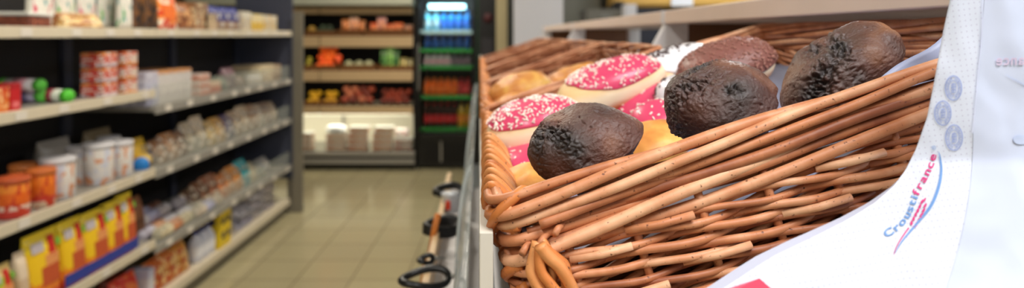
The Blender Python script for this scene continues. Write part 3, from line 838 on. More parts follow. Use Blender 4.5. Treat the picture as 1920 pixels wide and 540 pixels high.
# -------- packages.  Every builder makes root + parts, facing the aisle (+X)
_mats = {}
def mc(col, rough=.4):
    k = (col, rough)
    if k not in _mats: _mats[k] = mat('print_%d_%d_%d' % col, col, rough, .06, 40)
    return _mats[k]
def carton(name, label, cat, px, z, w, d, h, stops, X=-1.80, blotch=None, panel=None, group=None, yaw=0, Y=None, thr=.56, tilt=0, bs=5):
    """w along the shelf, d into it, X of the front face"""
    Y = Y or YX(px, X); r = thing(name, label, cat, (X-d/2, Y, z+.001), (0, tilt, yaw), group)
    mb = MB(); mb.box((0, 0, h/2), (d, w, h)); mb.build('body', printed(name+'_print', stops, blotch, bs, thr), r, .003)
    if panel:
        c, z0, z1, wf = panel
        mb = MB(); mb.box((d/2, 0, h*(z0+z1)/2), (.002, w*wf, h*(z1-z0))); mb.box((0, -w/2, h*(z0+z1)/2), (d*wf, .002, h*(z1-z0)))
        mb.build('label_panel', mc(c), r)
    mb = MB(); mb.box((0, 0, h), (d*.96, .012, .0015)); mb.box((d*.2, 0, h), (d*.3, w*.9, .0012)); mb.build('top_flap', mc(G3i(stops[-1][1])), r)
    return r
def G3i(c, k=.93): return tuple(int(x*k) for x in c)
def pouch(name, label, cat, px, z, w, d, h, stops, X=-1.80, blotch=None, patches=(), group=None, lean=0, yaw=0, Y=None, thr=.56, seal=None):
    Y = Y or YX(px, X); r = thing(name, label, cat, (X-d/2, Y, z+.001), (0, lean, yaw), group)
    mb = MB()
    def f(u, v):
        a = 2*PI*u; zz = h*.94*v
        th = d/2*(max(0, 1-v**2.2))**.6*.9+.003
        sq = lambda t: math.copysign(abs(t)**.5, t)
        x = math.cos(a); y = math.sin(a)
        return Vector((math.copysign(abs(x)**.7, x)*th, sq(y)*w/2*(1-.05*math.sin(v*PI)), zz+.004*noise.noise(Vector((u*9, v*5, px)))))
    mb.grid(f, 28, 14, True); mb.f.append(tuple(reversed(range(28)))); mb.smooth.append(False)
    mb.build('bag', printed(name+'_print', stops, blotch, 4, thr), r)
    mb = MB(); mb.box((0, 0, h*.96), (.004, w, h*.09)); mb.build('seal', mc(seal or G3i(stops[-1][1], 1)), r)
    for (c, y0, y1, z0, z1) in patches:
        mb = MB(); zm = (z0+z1)/2; xx = d/2*(1-zm**2.2)**.6*.9+.004
        xt = d/2*(max(0,1-z1**2.2))**.6*.9+.004; xb = d/2*(1-z0**2.2)**.6*.9+.004
        a, b = w*(y0-.5), w*(y1-.5)
        mb.add([(xb, a, z0*h), (xb, b, z0*h), (xt, b, z1*h), (xt, a, z1*h), (xb-.004, a, z0*h), (xb-.004, b, z0*h), (xt-.004, b, z1*h), (xt-.004, a, z1*h)], [(0,1,2,3),(4,7,6,5),(0,4,5,1),(2,6,7,3),(1,5,6,2),(0,3,7,4)])
        mb.build('printed_patch', mc(c), r)
    return r
def can(name, label, cat, px, z, rad, h, stops, X=-1.80, blotch=None, lid=(230,228,224), group=None, thr=.56, Y=None):
    x = X-rad; Y = Y or YX(px, x); r = thing(name, label, cat, (x, Y, z+.001), (0,0,random.uniform(0,3)), group)
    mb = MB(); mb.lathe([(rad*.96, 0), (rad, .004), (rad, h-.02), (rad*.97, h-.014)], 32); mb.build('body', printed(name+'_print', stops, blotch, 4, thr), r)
    mb = MB(); mb.lathe([(rad*1.03, h-.022), (rad*1.04, h-.003), (rad*.98, h), (rad*.92, h-.003)], 32); mb.build('lid', mc(lid), r)
    return r
def lroll(name, label, cat, px, z, rad, ln_, body, cap, X=-1.80, band=None, group=None, yaw=0, Y=None):
    """cylindrical pack lying with its end to the aisle; yaw turns it"""
    Y = Y or YX(px, X-ln_/2); r = thing(name, label, cat, (X-ln_/2*math.cos(yaw), Y, z+rad+.001), (0, 0, yaw), group)
    R = Matrix.Rotation(PI/2, 3, 'Y')
    mb = MB(); mb.lathe([(rad, -ln_*.36), (rad*1.01, 0), (rad, ln_*.36)], 24, R=R); mb.build('tube', mc(body), r)
    for s in (-1, 1):
        mb = MB(); mb.lathe([(rad*1.01, s*ln_*.355), (rad*1.01, s*ln_*.46), (rad*.7, s*ln_*.5)], 24, R=R); mb.build('twisted_end', mc(cap), r)
    if band:
        mb = MB(); mb.lathe([(rad*1.03, -ln_*.14), (rad*1.03, ln_*.16)], 24, R=R); mb.build('label_band', mc(band), r)
    return r
W_ = (228, 226, 220)
# ---- top shelf
z = 1.477; g = 'bags and packs on the top shelf'
r = thing('plastic_tub', 'clear tub of reddish snacks at the left end of the top shelf', 'tub', (-1.86, YX(44, -1.86), z), (0,0,0), g)
mb = MB(); mb.box((0,0,.022), (.13,.12,.042)); mb.build('contents', printed('red_snack', [(0,(150,70,50))], [(190,110,80),(90,50,40)], 12, .5), r, .006)
mb = MB(); mb.box((0,0,.052), (.145,.135,.014)); mb.build('lid', M['tagw'], r, .004)
for i, (px, c, X, wh) in enumerate(((86,(210,60,90),-1.86,'beside the clear tub'),(128,(90,170,90),-1.90,'second from the clear tub'),(168,(210,60,110),-1.92,'behind the bag of nuts, on its left'),(206,(120,180,90),-1.92,'behind the bag of nuts, on its right'),(246,(70,160,90),-1.82,'next to the dark brown bags'))):
    pouch('snack_pouch', 'tall white pouch with coloured print, '+wh, 'pouch', px, z, .13, .05, .26, [(0,(214,206,190)),(.10,(232,228,216)),(.8,(150,190,120))], X, [c, (120,170,170)], [((236,232,222),.2,.8,.45,.7)], 'white pouches on the top shelf', thr=.64)
pouch('nut_bag', 'low clear bag of pale nuts lying in front of the white pouches', 'bag', 172, z, .26, .14, .065, [(0,(206,160,92)),(.5,(220,182,118))], -1.78, [(240,214,160),(170,110,60)], group=g, seal=(226,206,170), thr=.5)
for i, (px, wh) in enumerate(((268,'left one of two'),(290,'right one of two'))):
    pouch('brown_bag', 'dark brown glossy bag on the top shelf, '+wh, 'bag', px, z, .12, .07, .24, [(0,(70,44,26)),(.8,(54,34,22))], -1.80, [(120,76,30),(30,20,18)], group=g)
pouch('crisp_bag', 'bright red and orange bag on the top shelf', 'bag', 318, z, .24, .08, .19, [(0,(206,60,30)),(.18,(224,72,34)),(.6,(232,90,36))], -1.80, [(246,150,60),(240,226,200)], [((244,120,50),.3,.8,.3,.7)], g)
pouch('crisp_bag', 'brown and tan bag beside the bright red bag on the top shelf', 'bag', 350, z, .24, .10, .15, [(0,(150,92,56)),(.5,(176,116,76))], -1.80, [(208,156,104),(110,60,40)], group=g)
for px, wh, c, h in ((378,'next to the brown and tan bag',(170,124,84),.16),(396,'just left of the blue packs',(196,166,130),.10)):
    carton('small_carton', 'tan carton on the top shelf, '+wh, 'carton', px, z, .16, .14, h, [(0,c),(.6,G3i(c,.85))], -1.80, [(214,190,150)], group=g)
for i, (px, wh) in enumerate(((414,'left of three'),(430,'middle of three'),(446,'right of three'))):
    pouch('blue_pack', 'dark blue and white pack on the top shelf, '+wh, 'pack', px, z, .16, .10, .15, [(0,(150,120,96)),(.42,(34,40,120)),(.85,(60,70,150))], -1.80, [(210,206,200)], group='blue packs on the top shelf', thr=.62)
carton('cream_carton', 'cream carton between the blue packs and the yellow pack', 'carton', 463, z, .15, .14, .13, [(0,(206,190,160)),(.7,(224,214,190))], -1.80, [(60,70,140)], group=g, thr=.66)
carton('yellow_carton', 'yellow and cream pack near the far end of the top shelf', 'carton', 484, z, .22, .14, .12, [(0,(214,170,50)),(.5,(222,208,170))], -1.80, [(232,196,70)], group=g)
carton('pale_carton', 'pale cream carton at the far end of the top shelf', 'carton', 508, z, .26, .16, .12, [(0,(196,184,160)),(.6,(214,206,188))], -1.82, [(216,170,60)], group=g)
# ---- shelf under it, near unit
z = SH_A[2]; g = 'packs on the second shelf'
carton('biscuit_box', 'orange snack box cut by the left edge of the picture', 'box', 2, z, .09, .11, .09, [(0,(224,120,50)),(.5,(216,90,40)),(.9,(190,40,40))], -1.76, [(244,190,130)], group=g)
carton('biscuit_box', 'small red box with a pale mark, at the left end of the second shelf', 'box', 30, z, .05, .06, .10, [(0,(196,30,36)),(.8,(170,26,34))], -1.755, None, ((232,120,120),.15,.35,.6), g)
lroll('wafer_roll', 'white roll pack with green ends lying in front on the second shelf', 'roll pack', 92, z, .026, .22, (214,222,206), (84,196,52), -1.76, (150,60,70), g, -.3)
lroll('wafer_roll', 'purple and white roll pack with green ends lying behind the front one', 'roll pack', 88, z, .026, .2, (196,190,214), (96,200,70), -1.87, (120,110,150), g, -.3, Y=2.62)
lroll('wafer_roll', 'white roll pack with green ends lying on top of the other roll packs', 'roll pack', 70, z+.05, .024, .2, (226,220,220), (84,180,60), -1.84, (216,150,160), g, -.2, Y=2.56)
for k, zz in enumerate((0, .066, .132)):
    for s, px in (('left', 207), ('right', 246)):
        carton('tinned_pack', 'orange and white multipack, %s stack, %s of three' % (s, ('bottom', 'middle', 'topmost')[k]), 'pack', px, z+zz, .105 if s == 'right' else .10, .10, .062,
               [(0,(196,180,190)),(.25,(206,84,56)),(.8,(226,140,70))] if s == 'left' else [(0,(222,140,60)),(.3,(214,190,170)),(.8,(220,110,60))], -1.76 if s == 'left' else -1.765, [(232,224,220),(196,60,50)], group='orange and white multipacks on the second shelf')
# far units, second shelf
z = SH_B[2]; g = 'packs behind the clear front of the second shelf'
carton('tall_carton', 'pale lilac tall carton next to the orange multipacks', 'carton', 285, z, .12, .16, .17, [(0,(176,176,200)),(.7,(196,192,208))], -1.79, [(214,214,226)], group=g)
for i, (px, wh) in enumerate(((306,'first of the leaning row'),(322,'second of the leaning row'),(338,'third of the leaning row'),(352,'last of the leaning row'))):
    carton('leaning_carton', 'white carton with an orange top, '+wh, 'carton', px, z, .09, .22, .17, [(0,(206,198,192)),(.15,(216,210,206)),(.9,(214,150,90))], -1.79, [(190,176,180)], group='leaning white cartons', thr=.6)
for k in range(3):
    carton('small_box', 'small orange and white box in a low stack, %s of three' % ('bottom','middle','topmost')[k], 'box', 384, z+.043*k, .14, .14, .04, [(0,(196,96,56)),(.5,(224,206,196))], -1.80, [(206,110,70)], group=g)
carton('small_box', 'small orange box beside the low stack of three', 'box', 404, z, .16, .13, .07, [(0,(190,96,60)),(.6,(216,180,150))], -1.80, group=g)
for px, c, h, l in ((424,(60,76,64),.08,'dark green pack on the second shelf'),(441,(80,60,66),.14,'dark purple pack with a pale top on the second shelf'),(456,(96,84,76),.07,'brown pack behind the clear front, beyond the purple pack')):
    pouch('dark_pack', l, 'pack', px, z, .17, .12, h, [(0,c),(.7,G3i(c,1.5))], -1.80, [(180,170,160)], group=g, thr=.66)
for px, l in ((470,'small white pot on the second shelf, left of two'),(480,'small white pot on the second shelf, right of two')):
    can('small_pot', l, 'pot', px, z, .035, .06, [(0,(190,186,176)),(.5,(214,206,190))], -1.80, group=g)
carton('cream_box', 'cream box at the far end of the second shelf', 'box', 500, z, .30, .2, .13, [(0,(176,150,116)),(.5,(206,186,150))], -1.82, [(222,206,176)], group=g)
carton('striped_box', 'brown striped box in the far corner of the second shelf', 'box', 520, z, .18, .2, .12, [(0,(130,96,70)),(.4,(186,160,130))], -1.82, group=g)
# ---- third shelf, near unit
z = SH_A[1]; g = 'orange tins on the third shelf'
can('orange_tin', 'orange and red tin cut by the left edge on the third shelf', 'tin', 24, z, .052, .145, [(0,(206,60,50)),(.22,(236,206,190)),(.34,(232,104,30)),(.7,(240,140,50)),(.92,(214,80,40))], -1.755, [(206,60,36)], (196,90,50), g)
can('orange_tin', 'orange and red tin right of the one at the edge, on the third shelf', 'tin', 76, z, .050, .145, [(0,(216,190,160)),(.2,(206,50,50)),(.32,(228,110,30)),(.66,(240,130,40)),(.92,(224,140,60))], -1.76, [(200,60,36)], (206,110,50), g)
can('orange_tin', 'orange tin standing behind the two front tins', 'tin', 45, z, .05, .145, [(0,(206,60,40)),(.5,(230,120,50))], -1.89, None, (206,120,60), g)
g = 'white tubs on the third shelf'
for px, rr, h, X, l in ((108,.062,.165,-1.765,'white tub with orange print nearest the orange tins'),(150,.055,.165,-1.85,'white tub in the back row between the first two front tubs'),(184,.062,.18,-1.765,'largest white tub with orange text block, middle of the row'),(226,.052,.165,-1.765,'slim white tub at the far end of the row'),(204,.05,.165,-1.90,'white tub in the back row near the far end')):
    can('white_tub', l, 'tub', px, z, rr, h, [(0,(206,204,206)),(.16,(226,222,222)),(.4,(228,222,216))], X, [(216,150,110),(206,208,222)], (216,214,218), g, thr=.60)
pouch('grey_bag', 'grey foil bag lying behind the white tubs', 'bag', 120, z, .2, .1, .19, [(0,(120,116,110)),(.5,(150,146,140))], -2.0, group='bags behind the tubs')
pouch('grey_bag', 'grey and tan foil bag behind the farther white tubs', 'bag', 200, z, .2, .1, .19, [(0,(130,116,96)),(.5,(160,146,120))], -2.0, group='bags behind the tubs')
# third shelf far units
z = SH_B[1]; g = 'packs on the third shelf beyond the tubs'
lroll('rusk_roll', 'yellow roll pack with a bright blue end beside the white tubs', 'roll pack', 282, z, .036, .2, (226,180,60), (40,130,210), -1.80, (214,190,110), g, -1.15, Y=3.24)
pouch('yellow_bag', 'small yellow and orange bag behind the blue ended roll pack', 'bag', 272, z, .12, .1, .15, [(0,(206,150,40)),(.5,(224,180,50))], -1.84, [(60,130,190)], group=g, thr=.66)
for i, (px, c, h, l) in enumerate(((314,(140,96,62),.12,'brown bread bag, first beyond the blue ended roll'),(332,(168,120,80),.14,'tan bread bag, second beyond the blue ended roll'),(349,(120,80,56),.13,'dark brown bread bag, third beyond the blue ended roll'),
        (368,(176,162,140),.17,'pale ribbed pack in the middle of the third shelf'),(386,(196,180,156),.19,'tall pale pack in the middle of the third shelf'),(404,(206,170,96),.14,'yellowish pack on the third shelf'),(420,(196,150,80),.15,'golden pack on the third shelf'),
        (437,(90,76,110),.15,'purple pack on the third shelf'),(452,(170,146,120),.16,'beige bag on the third shelf left of the striped ones'),(467,(186,166,140),.18,'cream bag on the third shelf'),(481,(150,116,90),.17,'brown bag on the third shelf near the far end'),
        (494,(180,160,140),.16,'greyish cream bag on the third shelf near the far end'),(507,(130,106,90),.16,'dull brown bag on the third shelf, last but one'),(518,(160,140,116),.15,'last tan bag on the third shelf beside the grey end panel'))):
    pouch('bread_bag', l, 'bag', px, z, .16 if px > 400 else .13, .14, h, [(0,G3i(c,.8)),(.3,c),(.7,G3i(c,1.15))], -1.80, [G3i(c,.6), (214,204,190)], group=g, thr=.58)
# ---- fourth shelf, near unit: yellow pouches
z = SH_A[0]; g = 'yellow pouches on the fourth shelf'
Yb = [(0,(214,70,30)),(.14,(232,130,30)),(.30,(240,196,30)),(.8,(236,206,44))]
def yp(px, w, h, blue, l, X=-1.76, st=None):
    pouch('yellow_pouch', l, 'pouch', px, z, w, .08, h, st or Yb, X, [(224,110,36)],
          [((196,40,36),.62,.80,.62,.92), ((190,180,186),.12,.46,.74,.88), ((120,170,60),.84,.98,.74,.84), ((196,84,44),.34,.86,.22,.50), ((226,150,90),.48,.86,.50,.66)]+([((36,56,150),0,1,.03,.2)] if blue else []), g, thr=.68)
yp(12, .12, .20, False, 'yellow and green pouch cut by the left edge on the fourth shelf', st=[(0,(224,110,40)),(.3,(226,200,40)),(.7,(150,180,60)),(.85,(216,190,120))])
pouch('cream_pouch', 'narrow cream pouch between the edge pouch and the big yellow ones', 'pouch', 52, z, .05, .07, .22, [(0,(206,180,150)),(.6,(226,206,180))], -1.76, group=g)
yp(92, .175, .26, False, 'largest yellow pouch with red and orange base, nearest on the fourth shelf')
yp(146, .14, .26, True, 'yellow pouch with a blue base, second of the big yellow pouches')
yp(188, .17, .255, True, 'yellow pouch with a blue base, third of the big yellow pouches')
yp(222, .14, .26, True, 'yellow pouch with a blue base, fourth of the big yellow pouches')
yp(246, .12, .27, True, 'yellow pouch with a blue base, farthest of the big yellow pouches')
pouch('brown_bag', 'small brown bag in the dark beyond the yellow pouches', 'bag', 268, z, .1, .1, .19, [(0,(110,70,50)),(.5,(140,90,60))], -1.85, group='dark packs')
# fourth shelf far
z = SH_B[0]; g = 'roll packs on the fourth shelf'
for i, (c, Yy, X, zz, l) in enumerate((((222,206,170),3.44,-1.785,0,'long cream roll pack with an orange band at the very front of the fourth shelf'),((206,190,170),3.82,-1.785,0,'cream roll pack lying in line behind the frontmost one'),
        ((200,196,214),3.40,-1.855,0,'lilac white roll pack in the second row of rolls'),((190,186,200),3.78,-1.855,0,'lilac white roll pack, farther one in the second row'),
        ((196,170,150),3.38,-1.93,0,'brownish roll pack in the third row of rolls'),((206,200,206),3.40,-1.89,.056,'white roll pack stacked on the second and third rows, near one'),
        ((186,180,190),3.80,-1.89,.056,'greyish roll pack stacked on the second row, far one'),((130,88,72),3.44,-1.96,.056,'dark brown roll pack at the back of the heap of rolls'))):
    lroll('cracker_roll', l, 'roll pack', 0, z+zz, .031, .36, c, G3i(c, .9), X, (206,130,80) if i % 2 == 0 else (176,176,206), g, -1.54, Y=Yy)
g = 'bread bags behind the clear front of the fourth shelf'
for px, c, h, l in ((378,(90,62,44),.14,'dark brown loaf bag at the near end of the clear front'),(394,(120,80,56),.16,'brown loaf bag, second behind the clear front'),(409,(150,96,70),.17,'reddish brown loaf bag, third behind the clear front'),(424,(206,120,60),.15,'orange bread bag behind the clear front'),
        (438,(196,140,96),.15,'tan bread bag behind the clear front'),(452,(210,140,70),.16,'light orange bread bag behind the clear front'),(467,(60,160,170),.17,'turquoise bag behind the clear front'),(480,(190,180,150),.12,'cream bag beyond the turquoise one'),(493,(110,120,120),.10,'grey bag near the far end of the fourth shelf'),(506,(150,150,150),.11,'silver bag near the far end of the fourth shelf')):
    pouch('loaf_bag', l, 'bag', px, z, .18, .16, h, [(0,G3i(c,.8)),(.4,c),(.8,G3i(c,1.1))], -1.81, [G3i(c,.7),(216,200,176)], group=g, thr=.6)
# ---- base deck
z = .12; g = 'packs on the bottom deck'
pouch('red_bag', 'red bag on the bottom deck at the lower left', 'bag', 250, z, .20, .12, .17, [(0,(176,40,34)),(.5,(206,50,40))], -1.79, [(226,120,60)], group=g)
pouch('red_bag', 'dark red and brown bag behind the lower left red bag', 'bag', 232, z, .18, .12, .14, [(0,(130,50,40)),(.5,(150,70,56))], -1.90, group=g)
carton('white_carton', 'narrow white carton between the red and orange bags', 'carton', 285, z, .05, .12, .15, [(0,(206,204,210)),(.7,(190,190,214))], -1.79, group=g)
for px, c, h, l in ((305,(206,104,40),.15,'orange bag on the bottom deck beside the narrow white carton'),(328,(216,126,56),.16,'orange and yellow bag, middle of the orange ones'),(348,(222,150,60),.16,'light orange bag, last of the orange ones')):
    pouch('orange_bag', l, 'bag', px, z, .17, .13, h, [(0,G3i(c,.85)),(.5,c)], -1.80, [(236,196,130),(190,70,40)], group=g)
def bottle(name, label, cat, loc, rad, h, body, cap, lab, group=None, lathe_n=20, glass=None):
    r = thing(name, label, cat, loc, (0,0,0), group)
    mb = MB(); mb.lathe([(rad*.9,0),(rad,.006),(rad,h*.62),(rad*.86,h*.72),(rad*.42,h*.87),(rad*.36,h*.94)], lathe_n); mb.build('body', glass or mc(body, .15), r)
    mb = MB(); mb.lathe([(rad*.42,h*.93),(rad*.42,h),(rad*.36,h*1.004)], 14); mb.build('cap', mc(cap), r)
    mb = MB(); mb.lathe([(rad*1.015,h*.2),(rad*1.015,h*.52)], lathe_n, cap=False); mb.build('label', mc(lab), r)
    return r
for px, l in ((366,'white bottle with a blue cap, left of three on the bottom deck'),(378,'white bottle with a blue cap, middle of three on the bottom deck'),(389,'white bottle with a blue cap, right of three on the bottom deck')):
    bottle('small_bottle', l, 'bottle', (-1.83, YX(px, -1.83), z), .042, .17, (206,208,222), (36,46,140), (230,230,236), 'white bottles on the bottom deck')
r = thing('display_box', 'yellow cardboard display box with round holes on the bottom deck', 'display box', (-1.87, YX(395, -1.87), z), (0,0,0))
mb = MB(); mb.box((0,0,.12), (.19,.16,.24)); mb.build('box', mc((222,190,30)), r, .003)
for i in range(2):
    for k in range(2):
        mb = MB(); mb.lathe([(.022,-.001),(.022,.002)], 20, (-.045+.09*i, -.081, .075+.09*k), Matrix.Rotation(PI/2, 3, 'X')); mb.build('hole', mc((46,36,60)), r)
        mb = MB(); mb.lathe([(.022,-.001),(.022,.002)], 20, (.096, -.035+.07*i, .075+.09*k), Matrix.Rotation(PI/2, 3, 'Y')); mb.build('hole', mc((46,36,60)), r)
for px, k, c, l in ((424,0,(196,190,190),'white pack lying beyond the yellow display box'),(440,0,(206,196,186),'cream pack lying second beyond the yellow display box'),(455,0,(190,186,200),'lilac pack lying third beyond the yellow display box'),(432,1,(214,204,196),'white pack laid on top beyond the yellow display box'),
        (470,0,(186,180,196),'lilac bag pile on the bottom deck, near side, bottom'),(470,1,(206,200,206),'pale bag pile on the bottom deck, near side, top'),(490,0,(196,186,180),'greyish white pack by the far end, bottom'),(490,1,(206,196,200),'pinkish white pack by the far end, second'),(491,2,(214,206,206),'pinkish white pack by the far end, third'),
        (511,0,(190,180,180),'pale pack against the end panel, bottom'),(511,1,(206,196,186),'pale pack against the end panel, second'),(512,2,(214,200,190),'cream pack against the end panel, third'),(512,3,(196,186,196),'lilac pack on top by the end panel')):
    pouch('flat_pack', l, 'pack', px, z+.062*k, .26, .20, .062, [(0,G3i(c,.8)),(.4,c)], -1.80, [G3i(c,.72)], group=g, seal=G3i(c,1))

# ============================================================ PRODUCE DISPLAY at the back
PY = 6.9; S_ = F/PY
def PX(px): return (px-VX)/S_
def PZ(py): return EYE-(py-VY)/S_
x0, x1 = PX(560)-1.1, PX(779)
pr = thing('produce_display', 'back wall refrigerated display of fruit, vegetables and salads with beige shelf lips', 'display case', ((x0+x1)/2, PY, 0)); w = x1-x0
def pb(name, m, c, d, bev=0, parent=pr):
    mb = MB(); mb.box((c[0]-(x0+x1)/2, c[1]-PY, c[2]), d); return mb.build(name, m, parent, bev)
xm = (x0+x1)/2
pb('back_panel', M['dark'], (xm, PY+.68, 1.45), (w, .03, 1.7))
pb('lit_back_panel', mat('white_case_back', (240,232,206), .5, .03), (xm, PY+.64, .42), (w-.06, .03, .50))
for x in (x0+.012, x1-.012): pb('side_wall', M['black'], (x, PY+.36, 1.15), (.024, .70, 2.3))
for py0, py1, m in ((14, 26, 'lip'), (68, 88, 'lip'), (133, 152, 'lip'), (199, 214, 'lip')):
    zt, zb = PZ(py0), PZ(py1)
    for a, b in ((x0+.03, PX(598)), (PX(600), x1-.03)):
        pb('shelf_lip', M['lip'], ((a+b)/2, PY, (zt+zb)/2), (b-a, .018, zt-zb), .003)
    pb('shelf', M['dark'], (xm, PY+.34, zb+.02), (w-.06, .64, .02))
pb('bottom_shelf', M['steel'], (xm, PY+.30, PZ(283)-.01), (w-.05, .72, .02))
pb('bumper_rail', M['shelfgrey'], (xm, PY-.05, PZ(287)), (w, .03, .05), .005)
pb('dark_groove', M['black'], (xm, PY-.04, PZ(294)), (w, .02, .03))
pb('lower_rail', M['shelfgrey'], (xm, PY-.05, PZ(301)), (w, .03, .05), .005)
pb('base', M['black'], (xm, PY+.32, .045), (w, .66, .09))
canopy = pb('canopy', mat('grey_green_canopy', (176,178,160), .5, .03), (xm, PY+.15, PZ(4)), (w, .8, .08), .004)
LT = emit('case_lamp', (255, 246, 214), 1.3)
mb = MB(); mb.box((0, 0, 0), (w-.16, .03, .016)); o = mb.build('lamp_tube', LT, pr); o.location = (0, .10, PZ(214)-.012)
pb('post', M['shelfgrey'], (PX(617), PY+.60, .42), (.02, .02, .46))
def crate(px0, px1, z, h, label, grp='brown crates in the produce display', Y0=None):
    Y0 = Y0 or PY+.03; a, b = PX(px0), PX(px1); r = thing('produce_crate', label, 'crate', ((a+b)/2, Y0+.17, z), (0,0,0), grp)
    ww = b-a
    for (c, d) in (((0,-.165,h/2),(ww,.012,h)), ((0,.165,h/2),(ww,.012,h)), ((-ww/2+.006,0,h/2),(.012,.33,h)), ((ww/2-.006,0,h/2),(.012,.33,h))):
        mb = MB(); mb.box(c, d); mb.build('side_board', M['crate'], r, .002)
    mb = MB(); mb.box((0,0,.006), (ww-.02,.32,.012)); mb.build('base_board', M['crate'], r)
    return r
def heap(name, label, cat, grp, px0, px1, z, n, rad, cols, rows=3, Y0=None, squash=1, stem=None):
    """individual fruit heaped in layers, each its own object"""
    rg = random.Random(int(px0)); a, b = PX(px0), PX(px1); Y0 = Y0 or PY+.05
    protos = []
    for c in cols:
        mb = MB(); mb.grid(lambda u, v: Vector((rad*math.cos(2*PI*u)*math.sin(PI*v), rad*math.sin(2*PI*u)*math.sin(PI*v), rad*squash*math.cos(PI*v)*(1-.05*math.cos(PI*v)**8)))*(1+.03*noise.noise(Vector((u*6, v*6, rad*99)))), 18, 12, True)
        protos.append((mb, mat(name+'_skin', c, .4, .15, 30)))
    k = 0; lay = 0; first = {}
    per = max(1, int((b-a)/(2*rad*1.02)))
    while k < n:
        y = Y0+rad*(1+lay*1.0)+0.0; zz = z+rad*squash*(1+1.25*lay)
        cnt = max(1, per-(lay % 2))
        for i in range(cnt):
            if k >= n: break
            x = (a+b)/2+(i-(cnt-1)/2)*2*rad*1.02+rg.uniform(-.1,.1)*rad
            ci = rg.randrange(len(protos)); loc = (x, y+rg.uniform(-.1,.1)*rad, zz)
            if ci not in first:
                o = protos[ci][0].build(name, protos[ci][1], None, loc=loc); tag(o, label, cat, grp)
                if stem:
                    sb = MB(); sb.tube([(0,0,rad*squash*.85),(0,0,rad*squash*1.12)], rad*.12, 6); sb.build('stem', mc(stem), o)
                first[ci] = o
            else: dup(first[ci], None, loc, (rg.uniform(-.4,.4), rg.uniform(-.4,.4), rg.uniform(0,6)))
            k += 1
        lay += 1
        if lay >= rows: lay = rows-1; break
zs = PZ(68)
crate(570, 628, zs, .06, 'brown crate with little in it at the left of the top produce shelf'); crate(632, 678, zs, .075, 'brown crate of mixed fruit bags, second on the top produce shelf'); crate(682, 773, zs, .075, 'wide brown crate of orange netted bags on the top produce shelf')
heap('yellow_pepper', 'yellow pepper in the left crate of the top produce shelf', 'pepper', 'peppers in the top left crate', 572, 584, zs+.012, 1, .05, [(150,116,30)], 2, stem=(60,90,30))
heap('courgette', 'dark green vegetable in the left crate of the top produce shelf', 'vegetable', 'green vegetables in the top left crate', 586, 626, zs+.012, 5, .035, [(46,64,42),(40,54,36)], 2)
for i, (px, c, h, l) in enumerate(((643,(150,96,40),.17,'netted bag of brownish fruit, left in the second crate'),(658,(176,150,130),.19,'netted bag with a pale label in the second crate'),(671,(140,90,40),.16,'netted bag of brownish fruit, right in the second crate'),(697,(206,80,26),.13,'orange netted bag, left in the wide crate'),(711,(180,140,140),.19,'netted bag with a lilac label in the wide crate'),(727,(196,84,36),.12,'orange netted bag, middle of the wide crate'),(743,(206,96,44),.13,'orange netted bag, right in the wide crate'),(762,(150,130,116),.11,'greyish netted bag at the right end of the wide crate'))):
    pouch('netted_bag', l, 'bag', 0, zs+.013, .10, .075, h, [(0,G3i(c,.8)),(.4,c)], PX(px)+.04, [(226,150,90),(170,60,30)], group='netted bags on the top produce shelf', Y=PY+.14, yaw=-PI/2)
zs = PZ(133)
crate(568, 578, zs, .06, 'narrow brown crate at the far left of the middle produce shelf'); crate(580, 632, zs, .06, 'brown crate under the heap of oranges'); crate(636, 702, zs, .06, 'brown crate of pale round vegetables'); crate(708, 774, zs, .055, 'brown crate of green vegetables at the right of the middle shelf')
heap('orange', 'bright orange in the heap on the middle produce shelf', 'orange', 'oranges heaped on the middle produce shelf', 581, 631, zs+.013, 24, .036, [(238,96,16),(226,84,14),(244,112,28)], 6)
heap('tangerine', 'loose reddish orange fruit beside the heap of oranges', 'tangerine', 'tangerines beside the oranges', 622, 642, zs+.065, 3, .034, [(206,72,20)], 2, Y0=PY+.02)
heap('cauliflower', 'pale round vegetable in the middle crate', 'vegetable', 'three pale vegetables in the middle crate', 640, 698, zs+.013, 3, .052, [(150,150,116)], 1, squash=.9)
heap('lemon', 'yellow green fruit at the far left of the middle shelf', 'fruit', 'yellow green fruit at the left edge', 568, 578, zs+.013, 3, .03, [(150,140,40)], 3)
for px, c, h, l in ((716,(56,96,44),.22,'tall green lettuce bag, left'),(728,(90,130,60),.24,'tall green lettuce bag, middle'),(738,(46,86,40),.21,'tall green lettuce bag, right'),(752,(150,136,80),.12,'low yellow green bag beside the lettuce'),(765,(130,120,80),.11,'low yellow green bag at the right end')):
    pouch('lettuce_bag', l, 'bag', 0, zs+.013, .08, .09, h, [(0,(206,206,140)),(.18,c)], PX(px)+.045, [G3i(c,1.5),G3i(c,.6)], group='bagged greens on the middle produce shelf', Y=PY+.14, yaw=-PI/2, thr=.5)
zs = PZ(199)
crate(568, 596, zs, .05, 'brown crate of lemons at the left of the lower produce shelf'); crate(600, 630, zs, .05, 'yellowish crate of lemons, second on the lower produce shelf')
heap('lemon', 'yellow lemon on the lower produce shelf', 'lemon', 'lemons on the lower produce shelf', 570, 597, zs+.013, 8, .036, [(206,160,20),(190,140,20)], 3, squash=.85)
heap('lemon', 'yellow lemon on the lower produce shelf', 'lemon', 'lemons on the lower produce shelf', 602, 629, zs+.013, 9, .036, [(206,160,20),(190,140,20)], 3, squash=.85)
heap('red_onion', 'reddish brown onion heaped on the lower produce shelf', 'onion', 'onions heaped on the lower produce shelf', 633, 700, zs+.01, 13, .044, [(140,58,34),(104,40,28),(168,96,66)], 3, stem=(120,70,40))
heap('potato', 'red potato heaped at the right of the lower produce shelf', 'potato', 'red potatoes on the lower produce shelf', 704, 773, zs+.01, 14, .042, [(138,52,30),(108,40,26)], 3, squash=.85)
zs = PZ(283)
